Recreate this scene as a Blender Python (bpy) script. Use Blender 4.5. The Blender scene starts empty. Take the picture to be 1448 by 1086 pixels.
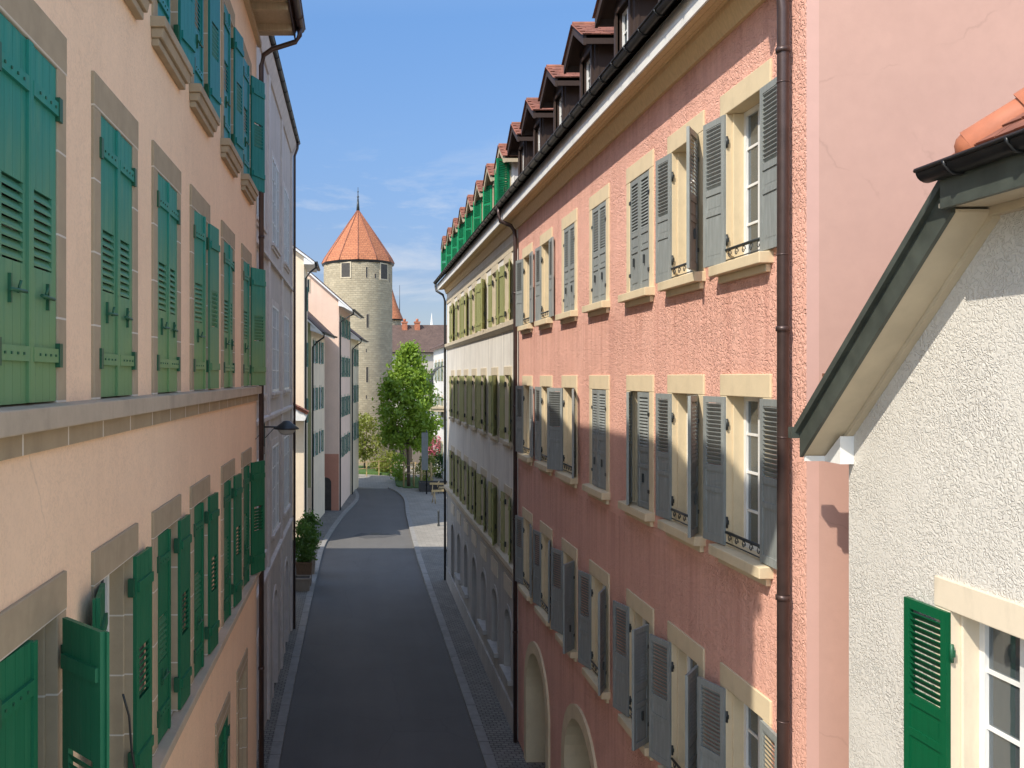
import bpy, bmesh, math, random
from mathutils import Vector, Matrix
RNG = random.Random(7)
R = math.radians
EYE = 9.8
S = bpy.context.scene
COL = S.collection

# ------------------------------------------------------------------ materials
def _nodes(name):
    m = bpy.data.materials.new(name); m.use_nodes = True
    nt = m.node_tree
    for n in list(nt.nodes): nt.nodes.remove(n)
    out = nt.nodes.new('ShaderNodeOutputMaterial')
    p = nt.nodes.new('ShaderNodeBsdfPrincipled')
    nt.links.new(p.outputs[0], out.inputs[0])
    return m, nt, p

class G:
    """tiny node-graph helper"""
    def __init__(s, nt): s.nt = nt; s.L = nt.links.new
    def n(s, t, **kw):
        nd = s.nt.nodes.new(t)
        for k, v in kw.items(): setattr(nd, k, v)
        return nd
    def coord(s, kind='Object', scale=(1, 1, 1), loc=(0, 0, 0)):
        tc = s.n('ShaderNodeTexCoord'); mp = s.n('ShaderNodeMapping')
        mp.inputs['Scale'].default_value = scale; mp.inputs['Location'].default_value = loc
        s.L(tc.outputs[kind], mp.inputs['Vector']); return mp.outputs[0]
    def noise(s, vec, scale, detail=4, rough=.55, dist=0):
        nd = s.n('ShaderNodeTexNoise'); s.L(vec, nd.inputs['Vector'])
        nd.inputs['Scale'].default_value = scale; nd.inputs['Detail'].default_value = detail
        nd.inputs['Roughness'].default_value = rough; nd.inputs['Distortion'].default_value = dist
        return nd.outputs['Fac']
    def ramp(s, fac, stops):
        r = s.n('ShaderNodeValToRGB'); s.L(fac, r.inputs[0])
        e = r.color_ramp.elements
        while len(e) < len(stops): e.new(.5)
        for i, (p, c) in enumerate(stops):
            e[i].position = p
            e[i].color = (c, c, c, 1) if isinstance(c, (int, float)) else (*c[:3], 1)
        return r.outputs[0]
    def math(s, op, a, b=None, c=None):
        m = s.n('ShaderNodeMath', operation=op)
        for i, v in enumerate((a, b, c)):
            if v is None: continue
            if isinstance(v, (int, float)): m.inputs[i].default_value = v
            else: s.L(v, m.inputs[i])
        return m.outputs[0]
    def mix(s, fac, a, b, mode='MIX'):
        m = s.n('ShaderNodeMix', data_type='RGBA', blend_type=mode)
        for i, v in ((0, fac), (6, a), (7, b)):
            if isinstance(v, (int, float)): m.inputs[i].default_value = v
            elif isinstance(v, (tuple, list)): m.inputs[i].default_value = (*v[:3], 1)
            else: s.L(v, m.inputs[i])
        return m.outputs[2]
    def bump(s, h, strength, dist, prev=None):
        b = s.n('ShaderNodeBump'); b.inputs['Strength'].default_value = strength
        b.inputs['Distance'].default_value = dist; s.L(h, b.inputs['Height'])
        if prev is not None: s.L(prev, b.inputs['Normal'])
        return b.outputs[0]

def sc(c, f): return tuple(min(1, x*f) for x in c)

def plain(name, col, rough=.6, var=.12, scale=4, bump=.0, bscale=60, bdist=.004, metal=0, spec=.5, dirt=0, dirtcol=(.05, .045, .04), stretch=(1, 1, 1)):
    m, nt, p = _nodes(name); g = G(nt)
    v = g.coord('Object', stretch)
    c = g.ramp(g.noise(v, scale, 6), [(.3, sc(col, 1-var)), (.7, sc(col, 1+var))])
    if dirt:
        d = g.ramp(g.noise(g.coord('Object', (1, 1, .25), (3, 7, 1)), 2.3, 7, .65), [(.5, 0), (.78, dirt)])
        c = g.mix(d, c, dirtcol)
    g.L(c, p.inputs['Base Color'])
    p.inputs['Roughness'].default_value = rough; p.inputs['Metallic'].default_value = metal
    p.inputs['Specular IOR Level'].default_value = spec
    if bump:
        g.L(g.bump(g.noise(g.coord('Object'), bscale, 4), bump, bdist), p.inputs['Normal'])
    return m

def stucco(name, col, var=.08, worm=0, wscale=9, grain=.5, gscale=55, streak=.0, streakcol=None, wdist=.012, patches=0, patchcol=None, rough=.9, sill=None, crack=0):
    m, nt, p = _nodes(name); g = G(nt)
    o = g.coord('Object')
    c = g.ramp(g.noise(o, .7, 7, .6), [(.3, sc(col, 1-var)), (.7, sc(col, 1+var))])
    c = g.mix(g.ramp(g.noise(o, 7, 5), [(.35, .0), (.75, .22)]), c, sc(col, .8))
    if streak:
        sv = g.noise(g.coord('Object', (2.2, 2.2, .13), (1.7, 2.1, .4)), 1.6, 6, .62)
        c = g.mix(g.ramp(sv, [(.47, 0), (.74, streak)]), c, streakcol or sc(col, .5))
    if patches:
        pv = g.noise(g.coord('Object', (1, 1, .8), (9, 4, 2)), .55, 8, .7)
        c = g.mix(g.ramp(pv, [(.52, 0), (.6, patches)]), c, patchcol)
    if sill:      # rain streaks running down from the sills: (height of a sill, storey pitch, strength)
        sx = g.n('ShaderNodeSeparateXYZ'); g.L(o, sx.inputs[0])
        fr = g.math('FRACT', g.math('DIVIDE', g.math('SUBTRACT', sx.outputs['Z'], sill[0]), sill[1]))
        top = g.ramp(fr, [(.5, 0), (.95, 1)])
        run = g.ramp(g.noise(g.coord('Object', (3.2, 3.2, .10), (.7, .1, 3)), 2.2, 5, .6), [(.44, 0), (.66, 1)])
        c = g.mix(g.math('MULTIPLY', g.math('MULTIPLY', top, run), sill[2]), c, streakcol or sc(col, .5))
    if crack:
        vo = g.n('ShaderNodeTexVoronoi', feature='DISTANCE_TO_EDGE'); vo.inputs['Scale'].default_value = .7
        dn = g.n('ShaderNodeTexNoise'); g.L(o, dn.inputs['Vector']); dn.inputs['Scale'].default_value = 2.5; dn.inputs['Detail'].default_value = 6
        mv = g.n('ShaderNodeMix', data_type='VECTOR'); mv.inputs[0].default_value = .25
        g.L(o, mv.inputs[4]); g.L(dn.outputs['Color'], mv.inputs[5]); g.L(mv.outputs[1], vo.inputs['Vector'])
        msk = g.ramp(g.noise(g.coord('Object', (1, 1, 1), (4, 8, 1)), .9, 3), [(.55, 0), (.62, 1)])
        c = g.mix(g.math('MULTIPLY', g.ramp(vo.outputs['Distance'], [(0, crack), (.006, 0)]), msk), c, sc(col, .45))
    nrm = None
    if worm:
        w = g.noise(g.coord('Object', (1, 1, 1), (.3, .8, 2)), wscale, 1.2, .5, .6)
        pp = g.math('PINGPONG', g.math('MULTIPLY', w, 7.0), 1.0)
        ridge = g.ramp(pp, [(.1, 0), (.6, 1)])
        ridge = g.mix(g.ramp(g.noise(g.coord('Object', (1, 1, 1), (6, 1, 2)), 1.6, 4, .6), [(.35, .6), (.62, 0)]), ridge, (.8, .8, .8))
        c = g.mix(g.math('MULTIPLY', g.math('SUBTRACT', 1.0, ridge), .22), c, sc(col, .55))
        nrm = g.bump(ridge, worm, wdist)
    nrm = g.bump(g.noise(o, gscale, 5, .65), grain, .006, nrm)
    g.L(nrm, p.inputs['Normal']); g.L(c, p.inputs['Base Color'])
    p.inputs['Roughness'].default_value = rough; p.inputs['Specular IOR Level'].default_value = .25
    return m

def stone(name, col, joint=0, jcol=(.62, .57, .5), bump=.25, axis='Z', jw=.02, var=.14, phase=0.0):
    """dressed stone; joint = spacing of pale mortar lines"""
    m, nt, p = _nodes(name); g = G(nt)
    o = g.coord('Object')
    c = g.ramp(g.noise(o, 3.1, 8, .65), [(.25, sc(col, 1-var)), (.5, col), (.8, sc(col, 1+var))])
    c = g.mix(g.ramp(g.noise(g.coord('Object', (1, 1, .3), (5, 2, 3)), 2.2, 7, .7), [(.52, 0), (.8, .5)]), c, sc(col, .5))
    h = g.noise(o, 24, 6, .7)
    if joint:
        sx = g.n('ShaderNodeSeparateXYZ'); g.L(o, sx.inputs[0])
        fr = g.math('FRACT', g.math('ADD', g.math('DIVIDE', sx.outputs[axis], joint), phase))
        jm = g.math('LESS_THAN', fr, jw/joint)
        c = g.mix(jm, c, jcol)
    g.L(g.bump(h, bump, .008), p.inputs['Normal']); g.L(c, p.inputs['Base Color'])
    p.inputs['Roughness'].default_value = .85; p.inputs['Specular IOR Level'].default_value = .3
    return m

def paintwood(name, col, worn=.25, worncol=None, rough=.5, var=.1, sunbleach=None, span=(0, 2.1)):
    """painted timber: faint vertical grain, chalky wear"""
    m, nt, p = _nodes(name); g = G(nt)
    oi = g.n('ShaderNodeObjectInfo')
    if sunbleach:
        sx = g.n('ShaderNodeSeparateXYZ'); g.L(g.coord('Object'), sx.inputs[0])
        zf = g.n('ShaderNodeMapRange'); g.L(sx.outputs['Z'], zf.inputs[0]); zf.inputs[1].default_value = span[0]; zf.inputs[2].default_value = span[1]
        zf2 = g.math('ADD', zf.outputs[0], g.math('MULTIPLY_ADD', g.noise(g.coord('Object', (4, 4, .8)), 2, 5), .5, -.25))
    c = g.ramp(g.noise(g.coord('Object', (9, 9, .6)), 3, 6, .6), [(.3, sc(col, 1-var)), (.7, sc(col, 1+var))])
    if sunbleach: c = g.mix(g.ramp(zf2, [(.15, 1), (.85, 0)]), c, sunbleach)
    c = g.mix(g.math('MULTIPLY', oi.outputs['Random'], .35), c, sc(col, .72))
    w = g.noise(g.coord('Object', (5, 5, .7), (2, 1, 4)), 2.2, 8, .7)
    c = g.mix(g.ramp(w, [(.5, 0), (.74, worn)]), c, worncol or sc(col, 1.6))
    ch = g.noise(g.coord('Object', (14, 14, 3), (4, 4, 1)), 4, 4, .6)
    c = g.mix(g.ramp(ch, [(.69, 0), (.73, .6)]), c, sc(col, .45))
    g.L(c, p.inputs['Base Color'])
    g.L(g.bump(g.noise(g.coord('Object', (30, 30, 1.2)), 4, 4), .25, .003), p.inputs['Normal'])
    p.inputs['Roughness'].default_value = rough; p.inputs['Specular IOR Level'].default_value = .2
    return m

def bricky(name, c1, c2, mortar, bw, bh, kind='UV', msize=.02, bump=.6, rough=.85, noisy=.35, bdist=.02, scale=(1, 1, 1), msmooth=.2, var=.0):
    m, nt, p = _nodes(name); g = G(nt)
    v = g.coord(kind, scale)
    # wobble the courses a little
    wob = g.n('ShaderNodeTexNoise'); g.L(v, wob.inputs['Vector']); wob.inputs['Scale'].default_value = .9/bh*.25
    off = g.n('ShaderNodeVectorMath', operation='SCALE'); off.inputs['Scale'].default_value = bh*.35
    sub = g.n('ShaderNodeVectorMath', operation='SUBTRACT'); sub.inputs[1].default_value = (.5, .5, .5)
    g.L(wob.outputs['Color'], sub.inputs[0]); g.L(sub.outputs[0], off.inputs[0])
    ad = g.n('ShaderNodeVectorMath', operation='ADD'); g.L(v, ad.inputs[0]); g.L(off.outputs[0], ad.inputs[1])
    b = g.n('ShaderNodeTexBrick'); g.L(ad.outputs[0], b.inputs['Vector'])
    b.inputs['Scale'].default_value = 1; b.inputs['Brick Width'].default_value = bw; b.inputs['Row Height'].default_value = bh
    b.inputs['Mortar Size'].default_value = msize; b.inputs['Mortar Smooth'].default_value = msmooth
    b.inputs['Color1'].default_value = (*c1, 1); b.inputs['Color2'].default_value = (*c2, 1); b.inputs['Mortar'].default_value = (*mortar, 1)
    c = g.mix(g.ramp(g.noise(v, .35/bh*.5, 6, .7), [(.3, 0), (.75, noisy)]), b.outputs[0], sc(c1, .55))
    c = g.mix(g.ramp(g.noise(v, .12/bh, 6, .7), [(.45, 0), (.8, noisy)]), c, sc(c2, 1.25))
    g.L(c, p.inputs['Base Color'])
    hh = g.math('ADD', g.math('MULTIPLY', b.outputs['Fac'], -1.0), g.math('MULTIPLY', g.noise(v, 2.5/bh, 4, .7), .7))
    g.L(g.bump(hh, bump, bdist), p.inputs['Normal'])
    p.inputs['Roughness'].default_value = rough; p.inputs['Specular IOR Level'].default_value = .3
    return m

def glass(name, tint=(.10, .12, .13), trans=.45, refl=1.2):
    m = bpy.data.materials.new(name); m.use_nodes = True; nt = m.node_tree
    for n in list(nt.nodes): nt.nodes.remove(n)
    g = G(nt)
    out = g.n('ShaderNodeOutputMaterial')
    tr = g.n('ShaderNodeBsdfTransparent'); tr.inputs[0].default_value = (.72, .76, .75, 1)
    df = g.n('ShaderNodeBsdfDiffuse'); df.inputs[0].default_value = (*tint, 1)
    gl = g.n('ShaderNodeBsdfGlossy'); gl.inputs['Roughness'].default_value = .03; gl.inputs[0].default_value = (.9, .95, 1, 1)
    nb = g.bump(g.noise(g.coord('Object'), 2.2, 2), .12, .02); g.L(nb, gl.inputs['Normal'])
    m1 = g.n('ShaderNodeMixShader'); m1.inputs[0].default_value = trans; g.L(df.outputs[0], m1.inputs[1]); g.L(tr.outputs[0], m1.inputs[2])
    fr = g.n('ShaderNodeFresnel'); fr.inputs[0].default_value = 1.5
    f2 = g.math('MULTIPLY_ADD', fr.outputs[0], refl, .04)
    m2 = g.n('ShaderNodeMixShader'); g.L(f2, m2.inputs[0]); g.L(m1.outputs[0], m2.inputs[1]); g.L(gl.outputs[0], m2.inputs[2])
    g.L(m2.outputs[0], out.inputs[0])
    return m

def leafmat(name, col, col2, trans=.35):
    m = bpy.data.materials.new(name); m.use_nodes = True; nt = m.node_tree
    for n in list(nt.nodes): nt.nodes.remove(n)
    g = G(nt); out = g.n('ShaderNodeOutputMaterial')
    o = g.coord('Object')
    c = g.ramp(g.noise(o, 2.3, 5, .7), [(.3, col), (.7, col2)])
    df = g.n('ShaderNodeBsdfDiffuse'); tl = g.n('ShaderNodeBsdfTranslucent'); gl = g.n('ShaderNodeBsdfGlossy')
    gl.inputs['Roughness'].default_value = .5
    g.L(c, df.inputs[0]); g.L(g.mix(.5, c, sc(col2, 1.5)), tl.inputs[0])
    a = g.n('ShaderNodeMixShader'); a.inputs[0].default_value = trans; g.L(df.outputs[0], a.inputs[1]); g.L(tl.outputs[0], a.inputs[2])
    b = g.n('ShaderNodeMixShader'); b.inputs[0].default_value = .04; g.L(a.outputs[0], b.inputs[1]); g.L(gl.outputs[0], b.inputs[2])
    g.L(b.outputs[0], out.inputs[0])
    return m

M = {}
M['peach'] = stucco('peach_render', (.95, .68, .455), var=.05, grain=.8, gscale=30, worm=.25, wscale=22, wdist=.005, streak=.2, streakcol=(.70, .48, .31), patches=.2, patchcol=(.88, .60, .39), crack=.3)
M['pink'] = stucco('pink_roughcast', (.79, .435, .33), var=.06, grain=.5, worm=.9, wscale=16, wdist=.012, streak=.35, streakcol=(.52, .24, .18), sill=(EYE+1.05, 3.33, .5), patches=.15, patchcol=(.80, .47, .37))
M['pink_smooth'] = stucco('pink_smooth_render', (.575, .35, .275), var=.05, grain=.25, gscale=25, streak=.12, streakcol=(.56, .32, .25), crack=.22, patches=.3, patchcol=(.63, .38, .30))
M['pink_band'] = stucco('pink_corner_band', (.66, .40, .325), var=.03, grain=.2, gscale=30)
M['cream'] = stucco('cream_roughcast', (.645, .61, .54), var=.05, grain=.6, worm=.75, wscale=25, wdist=.008, streak=.12, streakcol=(.5, .46, .38))
M['offwhite'] = stucco('aged_white_render', (.74, .69, .60), var=.08, grain=.5, gscale=30, streak=.5, streakcol=(.42, .39, .34), sill=(EYE-1.95, 3.35, .5), patches=.4, patchcol=(.58, .53, .46))
M['greyplinth'] = stucco('grey_plinth_render', (.44, .415, .375), var=.12, grain=.4, gscale=22, streak=.4, streakcol=(.17, .17, .17))
M['lavender'] = stucco('grey_lilac_render', (.60, .53, .475), var=.09, grain=.4, gscale=30, streak=.45, streakcol=(.34, .30, .29), patches=.3, patchcol=(.46, .42, .41))
M['lilacstone'] = stone('lilac_grey_stone', (.64, .57, .52))
M['ivory'] = stucco('ivory_render', (.78, .64, .47), var=.05, grain=.3, streak=.15)
M['sage'] = stucco('sage_green_render', (.37, .355, .18), var=.08, grain=.3, streak=.3, streakcol=(.2, .22, .12))
M['salmon'] = stucco('salmon_render', (.80, .58, .45), var=.06, grain=.3, streak=.25, streakcol=(.62, .42, .32))
M['terracottawall'] = stucco('terracotta_plinth', (.52, .24, .16), var=.1, grain=.4)
M['beige'] = stucco('beige_render', (.74, .60, .43), var=.07, grain=.3, streak=.3, streakcol=(.45, .38, .3))
M['taupe'] = stucco('taupe_render', (.50, .45, .38), var=.08, grain=.3, streak=.4, streakcol=(.3, .27, .23))
M['white'] = plain('white_paint', (.78, .77, .73), .45, .05, dirt=.25, dirtcol=(.3, .28, .25))
M['whitewall'] = stucco('white_wall', (.72, .70, .65), var=.06, grain=.3, streak=.3, streakcol=(.45, .43, .4))
M['stone_left'] = stone('brown_molasse', (.40, .32, .21), joint=.5, phase=0.001, jcol=(.62, .56, .47), jw=.013)
M['stone_left_mid'] = stone('brown_molasse_tall', (.40, .32, .21), joint=.525, phase=0.001, jcol=(.62, .56, .47), jw=.013)
M['stone_left_plain'] = stone('brown_molasse_sill', (.40, .32, .215), joint=0)
M['stone_course'] = stone('pale_molasse_course', (.47, .39, .285), joint=0)
M['stone_blocks'] = stone('brown_molasse_blocks', (.38, .30, .19), joint=.78, axis='X', phase=.2, jcol=(.7, .65, .55), jw=.02)
M['stone_right'] = stone('yellow_molasse', (.66, .535, .345), joint=0, var=.08)
M['stone_olive'] = stone('pale_molasse', (.55, .465, .33), joint=0)
M['stone_cream'] = stone('cream_molasse', (.70, .60, .45), joint=0, var=.05)
M['panel'] = stone('pale_panel_stone', (.6, .53, .41), joint=0)
M['soffit'] = paintwood('beige_soffit_boards', (.72, .53, .30), .15, rough=.7)
M['soffit_grey'] = paintwood('grey_beige_soffit', (.50, .41, .28), .2, rough=.75)
M['verge_soffit'] = plain('beige_verge_lining', (.55, .46, .32), .6, .08)
M['fascia'] = plain('white_fascia', (.8, .78, .72), .5, .05, dirt=.3)
M['green'] = paintwood('green_shutter_paint', (.020, .155, .072), .35, (.07, .22, .11), .42)
M['green_faded'] = paintwood('faded_green_shutter_paint', (.030, .25, .19), .25, (.24, .36, .2), .5, sunbleach=(.19, .32, .13))
M['teal'] = paintwood('teal_green_shutter_paint', (.022, .22, .20), .3, (.07, .32, .3), .4)
M['greenhard'] = plain('green_ironwork', (.018, .105, .05), .45, .15)
M['bright_green'] = paintwood('bright_green_paint', (.012, .24, .095), .35, (.06, .30, .16), rough=.5)
M['deep_green'] = paintwood('deep_green_paint', (.004, .095, .036), .05, rough=.4)
M['greyshut'] = paintwood('grey_shutter_paint', (.25, .265, .248), .5, (.40, .42, .40), .55)
M['bluegrey'] = paintwood('blue_green_shutter_paint', (.045, .155, .115), .3, rough=.5)
M['olive'] = paintwood('olive_shutter_paint', (.27, .275, .105), .4, (.38, .39, .19), .55)
M['brown'] = paintwood('dark_brown_boards', (.060, .040, .032), .2, rough=.6)
M['pipe'] = plain('brown_downpipe', (.075, .048, .042), .38, .2, 6, metal=.35, dirt=.2, dirtcol=(.16, .13, .12))
M['gutter'] = plain('dark_zinc_gutter', (.030, .030, .030), .38, .25, 6, metal=.5)
M['vergeboard'] = plain('dark_green_verge_board', (.062, .071, .058), .42, .3, 5, metal=.1, dirt=.2, dirtcol=(.09, .11, .09))
M['iron'] = plain('dark_iron', (.05, .055, .055), .45, .2, metal=.5)
M['rust'] = plain('rusty_iron', (.16, .075, .045), .7, .2)
M['glass'] = glass('window_glass'); M['glass_dark'] = glass('dark_window_glass', (.03, .04, .045), .25, .18)
M['curtain'] = plain('pale_curtain', (.66, .61, .50), .9, .06)
M['dark'] = plain('dark_timber_door', (.045, .038, .03), .6, .3)
M['woodstake'] = plain('pale_timber', (.45, .32, .15), .75, .2)
M['tile'] = plain('red_clay_tile', (.235, .085, .05), .75, .35, 5, bump=.3, bscale=30, dirt=.35, dirtcol=(.10, .07, .05))
M['ridge'] = plain('orange_ridge_tile', (.40, .135, .065), .65, .22, 4, bump=.3, bscale=40, dirt=.3, dirtcol=(.22, .14, .1))
M['mortar'] = plain('pale_mortar', (.5, .44, .38), .9, .15, bump=.4)
M['rooftile'] = bricky('brown_roof_tiles', (.125, .082, .066), (.17, .11, .085), (.05, .036, .03), .2, .17, 'UV', .012, .8, .85, .5)
M['coneTile'] = bricky('orange_cone_tiles', (.40, .145, .07), (.49, .19, .09), (.22, .09, .055), .30, .26, 'UV', .016, .7, .8, .22)
M['masonry'] = bricky('tower_rubble', (.50, .42, .285), (.37, .31, .21), (.37, .315, .225), .52, .24, 'UV', .018, .8, .95, .55, .05, msmooth=.6)
M['asphalt'] = None
M['lampglass'] = plain('milky_lamp_glass', (.7, .68, .6), .25, .04)
M['bark'] = plain('grey_brown_bark', (.12, .085, .06), .9, .3, 6, bump=.6, bscale=14, bdist=.02)
M['leaf'] = leafmat('fresh_leaf', (.12, .21, .012), (.27, .39, .037))
M['leaf_yellow'] = leafmat('yellow_leaf', (.13, .17, .015), (.26, .27, .04))
M['leaf_dark'] = leafmat('shrub_leaf', (.018, .06, .010), (.055, .14, .020), .25)
M['leaf_mid'] = leafmat('planter_leaf', (.045, .11, .012), (.10, .19, .025), .3)
M['crate'] = plain('brown_crate_boards', (.17, .10, .055), .7, .25, 6, stretch=(6, 6, 1))
M['petal'] = leafmat('pink_petal', (.55, .10, .16), (.75, .22, .30))
M['darkstone'] = stone('grey_brown_wall', (.20, .175, .15), joint=0, bump=.5)
M['pane_blue'] = plain('dull_blue_panes', (.055, .065, .085), .25, .3, 1.5, spec=.25)
M['banner'] = plain('grey_panel', (.15, .16, .15), .6, .1)
M['pot'] = stone('weathered_planter', (.30, .25, .20), joint=0)
M['pot_dark'] = plain('dark_planter', (.055, .05, .045), .7, .2)
M['soil'] = plain('soil', (.04, .03, .02), 1, .3, bump=.5)
M['grassy'] = plain('short_grass', (.06, .115, .02), .9, .3, 8, bump=.8, bscale=40, bdist=.03)

def asphalt():
    m, nt, p = _nodes('worn_asphalt'); g = G(nt); o = g.coord('Object')
    c = g.ramp(g.noise(o, .35, 6, .6), [(.3, (.096, .090, .080)), (.7, (.124, .115, .103))])
    c = g.mix(g.ramp(g.noise(g.coord('Object', (.8, .05, 1), (3, 1, 0)), 1.2, 5, .6), [(.42, 0), (.7, .35)]), c, (.14, .132, .122))
    c = g.mix(g.ramp(g.noise(o, 90, 3, .7), [(.45, 0), (.8, .5)]), c, (.19, .18, .165))
    vo = g.n('ShaderNodeTexVoronoi', feature='DISTANCE_TO_EDGE'); vo.inputs['Scale'].default_value = .34
    dn = g.n('ShaderNodeTexNoise'); g.L(o, dn.inputs['Vector']); dn.inputs['Scale'].default_value = 1.6; dn.inputs['Detail'].default_value = 5
    mx = g.n('ShaderNodeMix', data_type='VECTOR'); mx.inputs[0].default_value = .22
    g.L(o, mx.inputs[4]); g.L(dn.outputs['Color'], mx.inputs[5]); g.L(mx.outputs[1], vo.inputs['Vector'])
    c = g.mix(g.ramp(vo.outputs['Distance'], [(0, .22), (.006, 0)]), c, (.04, .04, .038))
    g.L(c, p.inputs['Base Color']); p.inputs['Roughness'].default_value = .85
    g.L(g.bump(g.noise(o, 120, 3, .7), .5, .006), p.inputs['Normal'])
    return m
M['asphalt'] = asphalt()
M['setts'] = bricky('grey_setts', (.20, .185, .16), (.27, .25, .215), (.085, .078, .068), .19, .13, 'Object', .014, .9, .85, .4, .02)
M['plaza'] = bricky('pale_paving', (.27, .245, .205), (.33, .30, .25), (.17, .155, .13), .5, .32, 'Object', .012, .4, .9, .4, .01)
M['kerb'] = stone('pale_kerb_stone', (.27, .255, .23), joint=0, var=.18)
M['earth'] = plain('pale_ground', (.26, .235, .19), .95, .15, .3)

# ------------------------------------------------------------------ mesh builder
class MB:
    def __init__(s): s.v = []; s.f = []; s.mi = []; s.uv = {}; s.M = None; s.m = 0; s.sm = []
    def add(s, pts):
        i = len(s.v)
        for p in pts:
            p = Vector(p)
            if s.M is not None: p = s.M @ p
            s.v.append(p)
        return i
    def face(s, idx, smooth=False, uv=None):
        s.f.append(tuple(idx)); s.mi.append(s.m); s.sm.append(smooth)
        if uv: s.uv[len(s.f)-1] = uv
    def quad(s, *pts, uv=None):
        i = s.add(pts); s.face(range(i, i+len(pts)), uv=uv)
    def box(s, x0, x1, y0, y1, z0, z1):
        i = s.add([(x0, y0, z0), (x1, y0, z0), (x1, y1, z0), (x0, y1, z0), (x0, y0, z1), (x1, y0, z1), (x1, y1, z1), (x0, y1, z1)])
        for q in ((0, 3, 2, 1), (4, 5, 6, 7), (0, 1, 5, 4), (1, 2, 6, 5), (2, 3, 7, 6), (3, 0, 4, 7)):
            s.face([i+k for k in q])
    def prism(s, poly, axis, a0, a1):
        """poly: list of 2-D points; axis 'x','y','z' extruded a0..a1"""
        def P(p, a):
            return (a, p[0], p[1]) if axis == 'x' else (p[0], a, p[1]) if axis == 'y' else (p[0], p[1], a)
        n = len(poly); i = s.add([P(p, a0) for p in poly]+[P(p, a1) for p in poly])
        s.face([i+k for k in range(n)][::-1]); s.face([i+n+k for k in range(n)])
        for k in range(n): s.face([i+k, i+(k+1) % n, i+n+(k+1) % n, i+n+k])
    def tube(s, path, r, n=8, cap=True, r2=None):
        path = [Vector(p) for p in path]; rings = []
        for k, p in enumerate(path):
            d = (path[min(k+1, len(path)-1)]-path[max(k-1, 0)]).normalized()
            a = Vector((0, 0, 1)) if abs(d.z) < .9 else Vector((1, 0, 0))
            u = d.cross(a).normalized(); w = d.cross(u)
            rr = r if r2 is None else r+(r2-r)*k/(len(path)-1)
            rings.append(s.add([p+u*math.cos(t*2*math.pi/n)*rr+w*math.sin(t*2*math.pi/n)*rr for t in range(n)]))
        for a, b in zip(rings, rings[1:]):
            for t in range(n): s.face([a+t, a+(t+1) % n, b+(t+1) % n, b+t], True)
        if cap:
            s.face([rings[0]+t for t in range(n)][::-1]); s.face([rings[-1]+t for t in range(n)])
    def lathe(s, prof, n=24, c=(0, 0), a0=0, uvr=None):
        rings = [s.add([(c[0]+r*math.cos(a0+t*2*math.pi/n), c[1]+r*math.sin(a0+t*2*math.pi/n), z) for t in range(n)]) for r, z in prof]
        d = 0
        for k in range(len(prof)-1):
            l = math.hypot(prof[k+1][0]-prof[k][0], prof[k+1][1]-prof[k][1])
            for t in range(n):
                uv = None
                if uvr: uv = [(t/n*2*math.pi*uvr, d), ((t+1)/n*2*math.pi*uvr, d), ((t+1)/n*2*math.pi*uvr, d+l), (t/n*2*math.pi*uvr, d+l)]
                s.face([rings[k]+t, rings[k]+(t+1) % n, rings[k+1]+(t+1) % n, rings[k+1]+t], True, uv)
            d += l
    def gutter(s, p0, p1, r, n=8, th=.012, brackets=.9):
        """half-round open gutter from p0 to p1 (both at rim level), with straps"""
        p0, p1 = Vector(p0), Vector(p1); d = (p1-p0); L = d.length; d /= L
        u = d.cross(Vector((0, 0, 1))).normalized()
        pr = [(math.cos(math.pi+math.pi*k/n), math.sin(math.pi+math.pi*k/n)) for k in range(n+1)]
        prof = [(a*r, b*r) for a, b in pr]+[(a*(r-th), b*(r-th)) for a, b in pr[::-1]]
        i = s.add([p0+u*a+Vector((0, 0, b)) for a, b in prof]+[p1+u*a+Vector((0, 0, b)) for a, b in prof]); m = len(prof)
        for k in range(m): s.face([i+k, i+(k+1) % m, i+m+(k+1) % m, i+m+k], True)
        for e in (p0, p1):
            j = s.add([e+u*a*r+Vector((0, 0, b*r)) for a, b in pr]); s.face([j+k for k in range(n+1)])
        for f, rr in ((1, .016), (-1, .010)):
            s.tube([p0+u*r*f, p1+u*r*f], rr, 6)
        k = .3
        while k < L:
            c = p0+d*k
            s.tube([c+u*a*(r+.006)+Vector((0, 0, b*(r+.006))) for a, b in pr], .012, 5)
            k += brackets
    def mesh(s, name, mats):
        me = bpy.data.meshes.new(name)
        me.from_pydata([tuple(v) for v in s.v], [], s.f)
        if not isinstance(mats, (list, tuple)): mats = [mats]
        for m in mats: me.materials.append(M[m] if isinstance(m, str) else m)
        me.polygons.foreach_set('material_index', s.mi)
        me.polygons.foreach_set('use_smooth', s.sm)
        if s.uv:
            ul = me.uv_layers.new(name='UVMap')
            for fi, uv in s.uv.items():
                for li, c in zip(me.polygons[fi].loop_indices, uv): ul.data[li].uv = c
        me.validate(); me.update()
        return me
    def build(s, name, mats, parent=None, loc=(0, 0, 0), rz=0, bevel=0):
        return obj(name, s.mesh(name, mats), parent, loc, rz, bevel)

def obj(name, me, parent=None, loc=(0, 0, 0), rz=0, bevel=0):
    o = bpy.data.objects.new(name, me); COL.objects.link(o)
    o.parent = parent; o.location = loc; o.rotation_euler = (0, 0, rz)
    if bevel:
        b = o.modifiers.new('edge', 'BEVEL'); b.width = bevel; b.segments = 2; b.limit_method = 'ANGLE'; b.angle_limit = R(40)
    return o
def tag(o, label, cat, group=None, kind=None):
    o['label'] = label; o['category'] = cat
    if group: o['group'] = group
    if kind: o['kind'] = kind
    return o
def thing(name, label, cat, loc, rz=0, group=None):
    return tag(obj(name, None, None, loc, rz), label, cat, group)
def struct(o):
    o['kind'] = 'structure'; return o

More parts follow.
